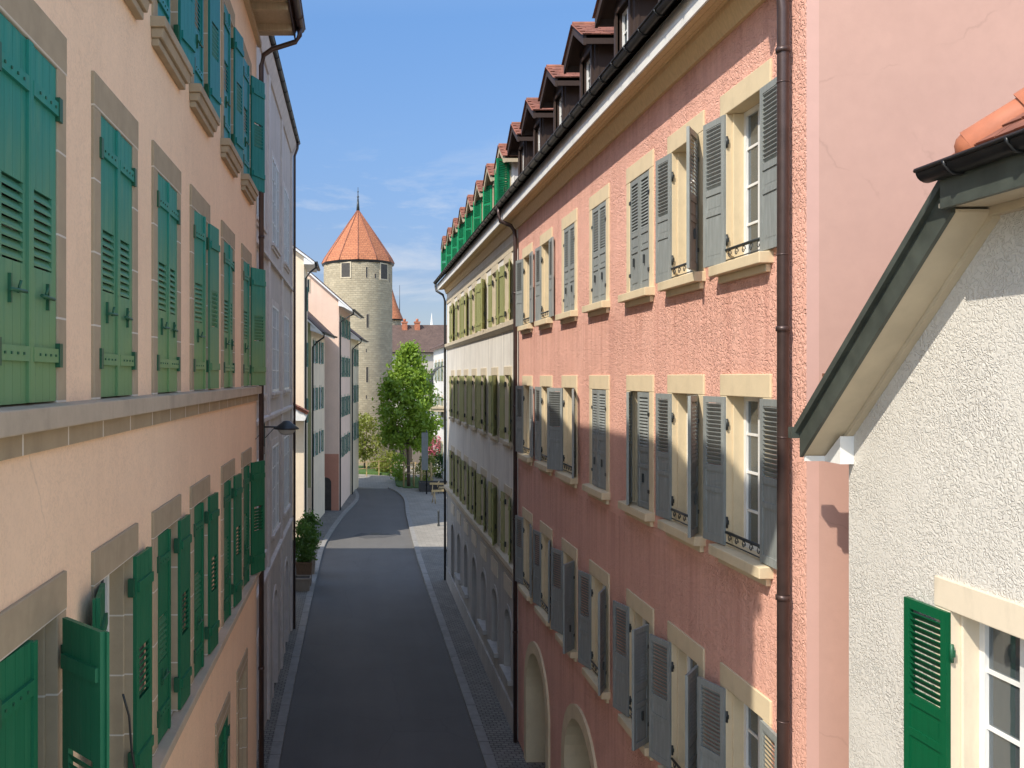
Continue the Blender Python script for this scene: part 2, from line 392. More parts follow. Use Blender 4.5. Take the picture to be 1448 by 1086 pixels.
# ------------------------------------------------------------------ walls with openings
def wall(mb, L, H, ops, t=.25, z0=0):
    """front at y=0, x 0..L, z z0..H; ops: (x0,x1,z0,z1,arch)"""
    xs = sorted({0, L, *[o[0] for o in ops], *[o[1] for o in ops]})
    zs = sorted({z0, H, *[o[2] for o in ops], *[o[3] for o in ops]})
    for a, b in zip(xs, xs[1:]):
        run = None
        for c, d in zip(zs, zs[1:]):
            mx, mz = (a+b)/2, (c+d)/2
            hole = any(o[0] < mx < o[1] and o[2] < mz < o[3] for o in ops)
            if hole:
                if run: mb.quad((a, 0, run[0]), (b, 0, run[0]), (b, 0, run[1]), (a, 0, run[1])); run = None
            else: run = (run[0], d) if run else (c, d)
        if run: mb.quad((a, 0, run[0]), (b, 0, run[0]), (b, 0, run[1]), (a, 0, run[1]))
    for o in ops:
        x0, x1, c, d = o[:4]
        if len(o) > 4 and o[4]:
            arc = arch_pts(x0, x1, d, o[4]); sp = arc[0][1]
            pts = [(x0, c)]+arc+[(x1, c)]
            n = len(arc); mid = n//2
            for k in range(mid): mb.quad((arc[k][0], 0, arc[k][1]), (arc[k+1][0], 0, arc[k+1][1]), (x0, 0, d))
            for k in range(mid, n-1): mb.quad((arc[k][0], 0, arc[k][1]), (arc[k+1][0], 0, arc[k+1][1]), (x1, 0, d))
            for p, q in zip(pts, pts[1:]): mb.quad((p[0], 0, p[1]), (q[0], 0, q[1]), (q[0], t, q[1]), (p[0], t, p[1]))
        else:
            for p, q in (((x0, c), (x0, d)), ((x0, d), (x1, d)), ((x1, d), (x1, c)), ((x1, c), (x0, c))):
                mb.quad((p[0], 0, p[1]), (q[0], 0, q[1]), (q[0], t, q[1]), (p[0], t, p[1]))
def arch_pts(x0, x1, apex, rise=1.0, n=14):
    """rise = fraction of a half circle (1 = semicircle)"""
    c = (x0+x1)/2; r = (x1-x0)/2; h = r*rise
    return [(c-r*math.cos(math.pi*k/n), apex-h+h*math.sin(math.pi*k/n)) for k in range(n+1)]
def arch_ring(mb, x0, x1, z0, apex, w, y0, y1, rise=1.0):
    """stone ring round an arched opening, jambs to z0"""
    inn = [(x0, z0)]+arch_pts(x0, x1, apex, rise)+[(x1, z0)]
    out = [(x0-w, z0)]+arch_pts(x0-w, x1+w, apex+w, rise)+[(x1+w, z0)]
    for k in range(len(inn)-1):
        a, b, c, d = inn[k], inn[k+1], out[k+1], out[k]
        mb.quad((d[0], y0, d[1]), (a[0], y0, a[1]), (b[0], y0, b[1]), (c[0], y0, c[1]))
        mb.quad((a[0], y0, a[1]), (a[0], y1, a[1]), (b[0], y1, b[1]), (b[0], y0, b[1]))
        mb.quad((d[0], y0, d[1]), (c[0], y0, c[1]), (c[0], .01, c[1]), (d[0], .01, d[1]))
def shell(mb, L, D, H, z0=0, near=True, far=True):
    """other walls of a house block (back and two ends)"""
    if far: mb.quad((0, 0, z0), (0, 0, H), (0, D, H), (0, D, z0))
    if near: mb.quad((L, 0, z0), (L, D, z0), (L, D, H), (L, 0, H))
    mb.quad((0, D, z0), (0, D, H), (L, D, H), (L, D, z0))
def gable_roof(root, L, D, ze, over, slope, ov_end=.15, th=.12, name='roof', mat='rooftile', gablemat=None):
    """ridge along x"""
    mb = MB(); h = D/2*slope; a = -over; b = D+over
    za = ze-over*slope*0; zr = za+(D/2+over)*slope
    for y0, y1 in ((a, D/2), (b, D/2)):
        sl = math.hypot(D/2+over, zr-za)
        mb.quad((-ov_end, y0, za), (L+ov_end, y0, za), (L+ov_end, y1, zr), (-ov_end, y1, zr), uv=[(0, 0), (L, 0), (L, sl), (0, sl)])
        mb.quad((-ov_end, y0, za-th), (-ov_end, y1, zr-th), (L+ov_end, y1, zr-th), (L+ov_end, y0, za-th))
        mb.quad((-ov_end, y0, za-th), (L+ov_end, y0, za-th), (L+ov_end, y0, za), (-ov_end, y0, za))
        for x in (-ov_end, L+ov_end): mb.quad((x, y0, za-th), (x, y0, za), (x, y1, zr), (x, y1, zr-th))
    return mb.build(name, mat, root), zr

# ------------------------------------------------------------------ window kits
def leaf_plank(w, h, side, louvre=True, louv=(.38, .60), astragal=True, y=.0, slot=False):
    """plank shutter hinged at x=0, lying along +x (side=1) or -x (side=-1); outside is -y"""
    mb = MB(); mb.M = Matrix.Scale(side, 4, (1, 0, 0))
    t = .032; n = 4; pw = w/n
    za, zb = h*louv[0], h*louv[1]
    for k in range(n):
        x0, x1 = k*pw+.0015, (k+1)*pw-.0015
        if louvre:
            mb.box(x0, x1, -t, 0, 0, za); mb.box(x0, x1, -t, 0, zb, h)
        else: mb.box(x0, x1, -t, 0, 0, h)
    mb.box(.002, w-.002, -t+.012, -.008, .003, za if louvre else h-.003)
    if louvre:
        mb.box(.002, w-.002, -t+.012, -.008, zb, h-.003)
        mg = w*.17
        mb.box(.0015, mg, -t, 0, za+.001, zb-.001); mb.box(w-mg, w-.0015, -t, 0, za+.001, zb-.001)
        z = za+.02
        while z < zb-.045:
            mb.prism([(-t+.001, z-.008), (-t+.001, z+.006), (-.003, z+.050), (-.003, z+.038)], 'x', mg, w-mg); z += .055
    for z in (h*.115, h-.30):
        mb.box(.01, w-.03, -t-.022, -t, z, z+.085); mb.box(.02, w-.02, .001, .022, z, z+.085)
    if astragal: mb.box(w-.035, w+.018, -t-.018, -t-.001, .004, h-.004)
    mb.m = 1
    for z in (h*.115, h-.30):
        mb.box(-.045, .012, -t-.03, -t+.02, z-.03, z+.12)
        for q in range(4): mb.box(.06+q*.09, .075+q*.09, -t-.03, -t-.02, z+.035, z+.05)
    zz = h*.30
    mb.box(w*.35, w*.37+.01, -t-.02, -t, zz-.07, zz+.09)
    mb.tube([(w*.25, -t-.03, zz), (w*.75, -t-.035, zz+.005)], .011, 6)
    mb.tube([(w*.55, -t-.02, zz-.01), (w*.55, -t-.04, zz+.06)], .009, 5)
    return mb
def leaf_louvre(w, h, side, split=.47, full=False, pitch=.048):
    mb = MB(); mb.M = Matrix.Scale(side, 4, (1, 0, 0))
    t = .036; st = .062
    mb.box(.001, st, -t, 0, 0, h); mb.box(w-st, w-.001, -t, 0, 0, h)
    zl = h*(.08 if full else 1-split)
    rails = [(0, .09), (h-.075, h), ]
    if not full: rails += [(zl-.075, zl), (h*.36-.03, h*.36+.03)]
    for a, b in rails: mb.box(st+.0005, w-st-.0005, -t+.001, -.001, a+.001, b-.001)
    if full and h > 1.0:
        mb.box(st+.0005, w-st-.0005, -t+.001, -.001, h*.48, h*.48+.06)
    if not full:
        pan = [(.09, h*.36-.03), (h*.36+.03, zl-.075)]
        for a, b in pan: mb.box(st-.004, w-st+.004, -t+.014, -.012, a-.004, b+.004)
        for a, b in pan:
            mb.box(st+.03, w-st-.03, -t+.007, -.010, a+.035, b-.035)
    z = zl+.01 if not full else .10
    while z < h-.115:
        if not (full and h > 1.0 and h*.48-.04 < z < h*.48+.06):
            mb.prism([(-t+.003, z-.006), (-t+.003, z+.003), (-.004, z+.046), (-.004, z+.037)], 'x', st-.004, w-st+.004)
        z += pitch
    mb.m = 1
    for z in (h*.14, h*.80):
        mb.box(-.03, .05, -t-.012, -t+.004, z, z+.05); mb.tube([(-.015, -t+.005, z-.04), (-.015, -t+.005, z+.09)], .014, 6)
    mb.box(w*.45, w*.52, -t-.022, -t-.001, h*.22, h*.22+.13)
    return mb
def surround(w, h, j=.17, lin=.25, d0=-.022, d1=.24, sillh=.0, apron=False):
    """stone frame round a w x h opening, origin bottom centre of the opening"""
    mb = MB(); a = w/2
    mb.box(-a-j, -a, d0, d1, -.02, h); mb.box(a, a+j, d0, d1, -.02, h)
    mb.box(-a-j-.004, a+j+.004, d0-.003, d1, h, h+lin)
    # rebate for the shutters
    mb.box(-a, -a+.03, .05, d1, 0, h-.001); mb.box(a-.03, a, .05, d1, 0, h-.001)
    mb.box(-a, a, .02, d1, -.06, 0)
    return mb
def sash(w, h, cols=2, rows=4, y=.17, bar=.028, fr=.055):
    mb = MB(); a = w/2-.03
    mb.box(-a, -a+fr, y, y+.06, .001, h-.002); mb.box(a-fr, a, y, y+.06, .001, h-.002)
    mb.box(-a+fr, a-fr, y+.001, y+.059, h-fr-.002, h-.003); mb.box(-a+fr, a-fr, y+.001, y+.059, .002, fr+.02)
    mb.box(-fr*.75, fr*.75, y-.012, y+.05, fr+.02, h-fr-.003)
    for k in range(1, rows):
        z = h*k/rows
        mb.box(-a+fr, -fr*.75, y+.012, y+.045, z-bar/2, z+bar/2); mb.box(fr*.75, a-fr, y+.012, y+.045, z-bar/2, z+bar/2)
    for k in range(1, cols):
        x = -a+2*a*k/cols
        if abs(x) > .05: mb.box(x-bar, x+bar, y-.001, y+.047, fr+.021, h-fr-.004)
    return mb
def pane(w, h, y=.2):
    mb = MB(); a = w/2-.05; mb.box(-a, a, y, y+.006, .03, h-.03); return mb
def curtain(w, h, y=.34, gap=.25):
    mb = MB(); a = w/2-.02
    for s, e in ((-a, -gap*w/2), (gap*w/2, a)):
        n = 16; pts = [(s+(e-s)*k/n, y+.025*math.sin(k*1.9+s*9)) for k in range(n+1)]
        i = mb.add([(p[0], p[1], .04) for p in pts]+[(p[0], p[1], h) for p in pts])
        for k in range(n): mb.face([i+k, i+k+1, i+n+2+k, i+n+1+k], True)
    return mb
def sillblock(w, j=.17, proj=.15, h=.13, ext=.03):
    mb = MB(); a = w/2+j+ext
    mb.prism([(-proj, -h+.0), (-proj, -.012), (.16, .012), (.16, -h)], 'x', -a, a)
    mb.box(-a+.05, a-.05, -.055, .0, -h-.085, -h-.001)
    return mb
def windowrail(w):
    mb = MB(); a = w/2
    mb.tube([(-a, -.02, .16), (a, -.02, .16)], .018, 7)
    mb.tube([(-a, -.02, .04), (a, -.02, .04)], .008, 5)
    n = 5
    for k in range(n):
        c = -a+w*(k+.5)/n
        mb.tube([(c+.05*math.cos(t)*(1-t/9), -.02, .10+.05*math.sin(t)*(1-t/9)) for t in [i*.7 for i in range(11)]], .006, 5, cap=False)
    return mb

class Kit:
    def __init__(s, w, h, fmat, leaf=None, lmats=None, sashmat='white', rows=4, sill=None, sillmat=None, rail=False, curt=True, j=.17, lin=.25, glassm='glass', surround_=True, lw=None, inset=None, cols=2, d0=-.022):
        s.w, s.h = w, h
        s.sur = surround(w, h, j, lin, d0).mesh('window_surround', fmat)
        s.sash = sash(w, h, cols, rows, y=.17 if inset is None else inset).mesh('sash', sashmat)
        s.pane = pane(w, h, .2 if inset is None else inset+.03).mesh('pane', glassm)
        s.curt = curtain(w, h).mesh('curtain', 'curtain') if curt else None
        s.sill = sill.mesh('sill', sillmat) if sill else None
        s.rail = windowrail(w).mesh('window_rail', 'iron') if rail else None
        s.leaf = None
        if leaf:
            s.lw = lw or w/2-.004
            s.leaf = {}
            for key, lm in lmats.items():
                s.leaf[key] = (leaf(s.lw, h-.02, 1).mesh('shutter', lm), leaf(s.lw, h-.02, -1).mesh('shutter', lm))
    def put(s, root, x, z, al=None, ar=None, key=0, hide=(), label=None):
        wob = obj('window', s.sur, root, (x, 0, z), 0, .008)
        if label: wob['label'] = label
        for nm, me in (('sash', s.sash), ('pane', s.pane), ('curtain', s.curt), ('sill', s.sill), ('window_rail', s.rail)):
            if me and nm not in hide:
                o = obj(nm, me, wob, (0, 0, 0), 0, .008 if nm == 'sill' else 0)
        if s.leaf:
            L, Rr = s.leaf[key]
            if al is not None: obj('shutter', L, wob, (-s.w/2+.002, .022 if al < 30 else -.05, .01), -R(al))
            if ar is not None: obj('shutter', Rr, wob, (s.w/2-.002, .021 if ar < 30 else -.051, .01), R(ar))
        return wob

def hole(x, z, w, h, j=.17, lin=.25): return (x-w/2-j+.03, x+w/2+j-.03, z-.03, z+h+lin-.03, 0)

def tiles(mb, o, u, v, inside, tw=.17, th=.15, rng=RNG, nu=20, nv=20, lift=.018):
    """rows of plain clay tiles on the plane o + a*u + b*v (b = up the slope)"""
    o, u, v = Vector(o), Vector(u).normalized(), Vector(v).normalized(); n = u.cross(v).normalized()
    if n.z < 0: n = -n
    for b in range(nv):
        for a in range(-1, nu):
            s0 = a*tw+(tw/2 if b % 2 else 0)
            if not inside(s0+tw/2, b*th+th/2): continue
            dz = rng.uniform(-.004, .006); du = rng.uniform(-.004, .004)
            p = o+u*(s0+du)+v*(b*th)+n*(lift+dz)
            q = o+u*(s0+du)+v*(b*th+th*1.25)+n*(.004)
            w = u*(tw-.006)
            i = mb.add([p, p+w, q+w, q, p-n*.014, p+w-n*.014])
            mb.face([i, i+1, i+2, i+3]); mb.face([i+4, i+5, i+1, i]); mb.face([i+4, i, i+3]); mb.face([i+1, i+5, i+2])

def zz(h): return EYE+h

# ================================================================== LEFT PEACH HOUSE
def left_house():
    Y0, Y1, X = 4.3, 16.7, -1.9
    root = thing('house', 'peach rendered house with green plank shutters and brown stone window frames, near left', 'house', (X, Y0, 0), R(90))
    L = Y1-Y0; D = 9
    W = .93
    kits = {
        'up': Kit(W, 2.0, 'stone_left', leaf_plank, {0: ['teal', 'greenhard']}, curt=False, glassm='glass_dark', sill=None),
        'mid': Kit(W, 2.1, 'stone_left_mid', leaf_plank, {0: ['green_faded', 'greenhard']}, curt=False, glassm='glass_dark'),
        'low': Kit(W, 2.0, 'stone_left', leaf_plank, {0: ['green', 'greenhard']}, curt=False, glassm='glass_dark'),
        'base': Kit(W, 1.9, 'stone_left', leaf_plank, {0: ['green', 'greenhard']}, curt=False, glassm='glass_dark')}
    cx = [5.08, 6.95, 8.80, 10.66, 12.95, 15.1]
    rows = {'up': (zz(3.32), [(0, 0), (0, 0), (1, 172), (2, 173), (2, 172), (4, 157)]),
            'mid': (zz(-.16), [(0, 0), (0, 0), (1, 0), (6, 175), (2, 2), (4, 155)]),
            'low': (zz(-3.5), [(4, 46), (168, 177), (2, 178), (3, 176), (3, 175), (4, 157)])}
    ops = []
    for k, (z, _) in rows.items():
        for c in cx: ops.append(hole(c-Y0, z, W, kits[k].h))
    zb = zz(-4.65)-.25-1.9
    for c in (12.45, 14.55): ops.append(hole(c-Y0, zb, W, 1.9))
    mb = MB(); wall(mb, L, zz(6.55), ops); shell(mb, L, D, zz(6.55))
    # end gables
    for x in (0, L): mb.quad((x, 0, zz(6.55)), (x, D, zz(6.55)), (x, D/2, zz(6.55)+D/2*.62))
    mb.build('wall', 'peach', root)
    sm = MB(); a = W/2+.17+.05
    sm.prism([(-.14, -.10), (-.14, -.005), (.16, .01), (.16, -.10)], 'x', -a, a)
    sm.prism([(-.10, -.19), (-.12, -.101), (.0, -.101), (.0, -.19)], 'x', -a+.03, a-.03)
    sm.box(-a+.05, a-.05, -.07, 0, -.26, -.191)
    kits['up'].sill = sm.mesh('sill', 'stone_left_plain')
    for k, (z, st) in rows.items():
        for c, (al, ar) in zip(cx, st): kits[k].put(root, c-Y0, z, al, ar)
    kits['base'].put(root, 12.45-Y0, zb, 2, 3)
    bl = kits['base'].put(root, 14.55-Y0, zb, hide=('sash', 'pane'), label='blind window filled with pale plaster')
    f = MB(); f.box(-W/2, W/2, .10, .13, 0, 1.9); f.build('blind_panel', 'ivory', bl)
    c = MB(); c.prism([(-.11, zz(-.31)), (-.11, zz(-.175)), (.02, zz(-.160)), (.02, zz(-.31))], 'x', 0.0, L+.02)
    c.build('string_course', 'stone_course', root, bevel=.008)
    c = MB(); c.box(.003, L+.012, -.035, .02, zz(-.44), zz(-.312)); c.build('stone_band', 'stone_blocks', root)
    c = MB(); c.prism([(-.12, zz(-3.62)), (-.12, zz(-3.52)), (.02, zz(-3.505)), (.02, zz(-3.62))], 'x', 0.0, L+.02)
    c.build('sill_course', 'stone_course', root, bevel=.008)
    # eaves
    e = MB(); e.box(-.12, L+.14, -.70, .30, zz(6.50), zz(6.53))
    for k in range(14): e.box(k*.92, k*.92+.10, -.69, .0, zz(6.38), zz(6.499))
    e.box(-.12, L+.15, -.08, -.001, zz(6.28), zz(6.379))
    e.build('soffit', 'soffit_grey', root)
    e = MB(); e.box(-.13, L+.15, -.73, -.702, zz(6.44), zz(6.62)); e.build('fascia', 'brown', root)
    gable_roof(root, L, D, zz(6.68), .74, .62, .16)
    g = MB(); g.gutter((-.1, -.82, zz(6.63)), (L+.16, -.82, zz(6.63)), .085); g.build('gutter', 'pipe', root)
    p = MB(); xq = L-.08
    p.tube([(xq, -.82, zz(6.56)), (xq, -.82, zz(6.42)), (xq, -.74, zz(6.30)), (xq, -.3, zz(6.16)), (xq, -.14, zz(6.05)), (xq, -.10, zz(5.85)), (xq, -.10, .1)], .048, 10)
    for h in (5.2, 2.6, -.1, -2.7, -5.5, -8): p.tube([(xq, -.10, zz(h)), (xq, -.10, zz(h)+.05)], .058, 10)
    p.build('downpipe', 'pipe', root)
    # a loose cable hanging out of a lower window
    p = MB(); p.tube([(7.0-Y0+.1, -.02, zz(-2.55)), (7.05-Y0+.12, -.05, zz(-2.75)), (7.1-Y0+.2, -.04, zz(-3.1)), (7.1-Y0+.22, -.10, zz(-3.49))], .010, 6)
    p.build('cable', 'iron', root)
left_house()

# ================================================================== PINK HOUSE (right)
EAVE = 4.22
def dormer(root, xc, z, wallm, roofm, trim, shut=None, w=1.06, h=1.55, label=None):
    """front at y=-.12; runs back into the roof; > roof, window sash, shutters"""
    a = w/2; y0 = -.12; yb = 2.3; ga = .33
    mb = MB(); ow, oh = .66, 1.02; oz = z+.28
    # front with an opening
    T = Matrix.Translation((xc-a, y0, 0)); mb.M = T
    wall(mb, w, z+h, [(a-ow/2, a+ow/2, oz, oz+oh, 0)], .12, z-.1)
    mb.M = None
    mb.quad((xc-a, y0, z+h), (xc+a, y0, z+h), (xc, y0, z+h+ga*.92))
    for s in (-1, 1):
        mb.quad((xc+s*a, y0, z-.1), (xc+s*a, yb, z-.1), (xc+s*a, yb, z+h), (xc+s*a, y0, z+h))
        # cheek battens
        for k in range(4): mb.box(xc+s*a-(.012 if s > 0 else .012), xc+s*a+.012, y0+.04+k*.45, y0+.075+k*.45, z-.1, z+h-.02)
    d = mb.build('dormer', wallm, root)
    if label: d['label'] = label
    t = MB()
    t.box(xc-ow/2-.09, xc-ow/2, y0-.035, y0+.03, oz-.02, oz+oh+.07); t.box(xc+ow/2, xc+ow/2+.09, y0-.035, y0+.03, oz-.02, oz+oh+.07)
    t.box(xc-ow/2, xc+ow/2, y0-.034, y0+.03, oz+oh, oz+oh+.07); t.box(xc-ow/2-.12, xc+ow/2+.12, y0-.08, y0+.03, oz-.09, oz-.021)
    # boxed eaves + verge boards
    ov, of = .20, .26
    zt = z+h+ga; ze = z+h-ov*ga/a
    for s in (-1, 1):
        xe = xc+s*(a+ov)
        t.prism([(xc, zt-.19), (xc, zt-.004), (xe, ze-.004), (xe, ze-.19)], 'y', y0-of, y0-of+.05)
        t.prism([(xc, zt-.07), (xc, zt-.006), (xe, ze-.006), (xe, ze-.07)], 'y', y0-of+.051, yb)
        t.box(min(xe, xe-s*.03), max(xe, xe-s*.03), y0-of+.052, yb, ze-.17, ze-.02)
    t.build('dormer_trim', trim, d)
    rf = MB()
    sl = math.hypot(a+ov, zt-ze)
    for s in (-1, 1):
        o = (xc+s*(a+ov+.03), y0-of-.012, ze-.01)
        rf.quad((xc+s*(a+ov+.03), y0-of-.04, ze-.02), (xc, y0-of-.04, zt+.0), (xc, yb, zt), (xc+s*(a+ov+.03), yb, ze-.02))
        tiles(rf, o, (0, 1, 0), (-s*(a+ov), 0, zt-ze), lambda q, b: 0 < q < yb-y0+of-.05 and b < sl, .16, .115, nu=18, nv=9, lift=.010)
    rf.tube([(xc, y0-of-.012, zt+.0), (xc, yb, zt+.0)], .05, 7)
    rf.build('dormer_roof', roofm, d)
    s_ = MB(); s_.M = Matrix.Translation((xc, y0-.10, oz)); q = sash(ow+.05, oh, rows=3, y=.15, fr=.05)
    s_.M = None
    q2 = MB(); 
    for v in q.v: q2.v.append(v+Vector((xc, y0-.08, oz)))
    q2.f, q2.mi, q2.sm = q.f, q.mi, q.sm
    q2.build('sash', 'white', d)
    pn = MB(); pn.box(xc-ow/2, xc+ow/2, y0+.10, y0+.106, oz, oz+oh); pn.build('pane', 'glass_dark', d)
    if shut:
        for s, an in ((1, shut[1]), (-1, shut[2])):
            lf = leaf_louvre(ow/2+.09, oh+.12, s, full=True)
            lf.build('shutter', [shut[0], 'greenhard'], d, (xc-s*(ow/2+.075), y0-.06, oz-.05), -s*R(an))

def right_eaves(root, L, D, e0, e1, roofmat='rooftile'):
    ze = zz(EAVE)
    e = MB()
    e.prism([(-.40, ze-.02), (-.40, ze+.01), (.25, ze+.06), (.25, ze+.03)], 'x', e0, e1)      # soffit boards
    e.prism([(-.05, ze-.26), (-.13, ze-.06), (-.13, ze+.0), (.0, ze+.01), (.0, ze-.26)], 'x', 0.004, L-.004)   # cornice board
    for k in range(3): e.box(e0+.002, e1-.002, -.37+k*.09, -.362+k*.09, ze-.026+k*.006, ze-.012+k*.007)
    e.build('soffit', 'soffit', root)
    f = MB(); f.box(e0, e1, -.43, -.402, ze-.05, ze+.26); f.build('fascia', 'fascia', root)
    g = MB(); g.gutter((e0, -.53, ze+.34), (e1, -.53, ze+.34), .085, brackets=.62); g.build('gutter', 'gutter', root)
    return ze
def main_roof(root, L, D, ze, e0, e1, mat='rooftile', slope=1.05, over=.5):
    mb = MB(); zr = ze+.25+(D/2+over)*slope; z0 = ze+.25; sl = math.hypot(D/2+over, zr-z0)
    for y0 in (-over, D+over):
        mb.quad((e0, y0, z0), (e1, y0, z0), (e1, D/2, zr), (e0, D/2, zr), uv=[(0, 0), (L, 0), (L, sl), (0, sl)])
        mb.quad((e0, y0, z0-.08), (e1, y0, z0-.08), (e1, D/2, zr-.1), (e0, D/2, zr-.1))
    mb.build('roof', mat, root)
    return zr

def pink_house():
    YF, YN, X = 23.6, 8.46, 4.3
    root = thing('house', 'pink roughcast house with grey louvred shutters and brown dormers, right of the street', 'house', (X, YF, 0), R(-90))
    L = YF-YN; D = 9; W = .92; H = 1.74
    far = [10.42, 12.19, 14.05, 16.3, 18.5, 20.7, 22.9]
    cx = [YF-(f-.63) for f in far]
    lv = lambda w, h, s: leaf_louvre(w, h, s)
    K = Kit(W, H, 'stone_right', lv, {0: ['greyshut', 'iron']}, sill=sillblock(W), sillmat='stone_right', rail=True, curt=True)
    # (far leaf = left in local, near leaf = right)
    rows = [(zz(1.31), [(172, 179), (175, 146), (1, 0), (0, 1), (1, 0), (177, 177), (168, 176)]),
            (zz(-1.96), [(172, 179), (175, 148), (24, 4), (3, 2), (150, 164), (176, 177), (168, 176)]),
            (zz(-5.35), [(162, 176), (162, 144), (166, 135), (166, 152), (162, 142), (170, 166), (166, 172)])]
    ops = []
    for z, _ in rows:
        for c in cx: ops.append(hole(c, z, W, H))
    for c in (21.1, 17.0): ops.append((YF-c-1.35, YF-c+1.35, .0, 3.35, 1.0))
    mb = MB(); wall(mb, L, zz(EAVE)+.1, ops, .3)
    mb.quad((0, 0, 0), (0, 0, zz(EAVE)), (0, D, zz(EAVE)), (0, D, 0)); mb.quad((0, D, 0), (0, D, zz(EAVE)), (L, D, zz(EAVE)), (L, D, 0))
    mb.build('wall', 'pink', root)
    zr = zz(EAVE)+.1+(D/2)*1.05
    mb = MB(); mb.quad((L, .12, 0), (L, D, 0), (L, D, zz(EAVE)+.1), (L, D/2, zr), (L, .12, zz(EAVE)+.1+.12)); mb.build('end_wall', 'pink_smooth', root)
    mb = MB(); mb.quad((L, 0, 0), (L, .12, 0), (L, .12, zz(EAVE)+.22), (L, 0, zz(EAVE)+.1)); mb.build('corner_band', 'pink_band', root)
    for z, st in rows:
        for c, (al, ar) in zip(cx, st):
            K.put(root, c, z, al, ar, hide=('window_rail',) if (al < 30 and ar < 30) else ())
    for c in (21.1, 17.0):
        m = MB(); arch_ring(m, YF-c-1.15, YF-c+1.15, .1, 3.15, .28, -.05, .55); a = m.build('archway', 'stone_right', root)
        d = MB(); pts = [(YF-c-1.2, .1)]+arch_pts(YF-c-1.2, YF-c+1.2, 3.2)+[(YF-c+1.2, .1)]
        d.prism(pts, 'y', .50, .56)
        for k in range(9): d.box(YF-c-1.1+k*.26, YF-c-1.06+k*.26, .475, .499, .12, 2.0)
        d.build('door', 'dark', a)
    ze = right_eaves(root, L, D, -.05, L+.02)
    main_roof(root, L, D, ze, -.05, L+.02)
    for c in (11.75, 13.85, 16.05, 18.25, 20.4, 22.35):
        dormer(root, YF-c, ze+.30, 'brown', 'tile', 'brown')
    p = MB(); xq = YF-8.72
    p.tube([(xq, -.53, ze+.26), (xq, -.53, ze+.12), (xq, -.50, ze-.08), (xq, -.2, ze-.22), (xq, -.11, ze-.34), (xq, -.10, ze-.6), (xq, -.10, .1)], .055, 12)
    for h in (3.2, .45, -2.2, -5): p.tube([(xq, -.10, zz(h)), (xq, -.10, zz(h)+.05)], .067, 12)
    for h in (2.9, 1.2, -.6, -3.4): p.tube([(xq, -.10, zz(h)), (xq, -.10, zz(h)+.012)], .060, 12)
    p.build('downpipe', 'pipe', root)
    p = MB(); xq = .12
    p.tube([(xq, -.53, ze+.26), (xq, -.53, ze+.12), (xq, -.50, ze-.08), (xq, -.22, ze-.20), (xq, -.12, ze-.34), (xq, -.10, ze-.6), (xq, -.10, .1)], .055, 10)
    for h in (2.2, -.8, -3.8, -6.8): p.tube([(xq, -.10, zz(h)), (xq, -.10, zz(h)+.05)], .067, 10)
    p.build('downpipe', 'pipe', root)
    p = MB(); p.box(L-.001, L+.06, .15, .27, zz(.005), zz(.035)); p.build('iron_stub', 'rust', root)
pink_house()

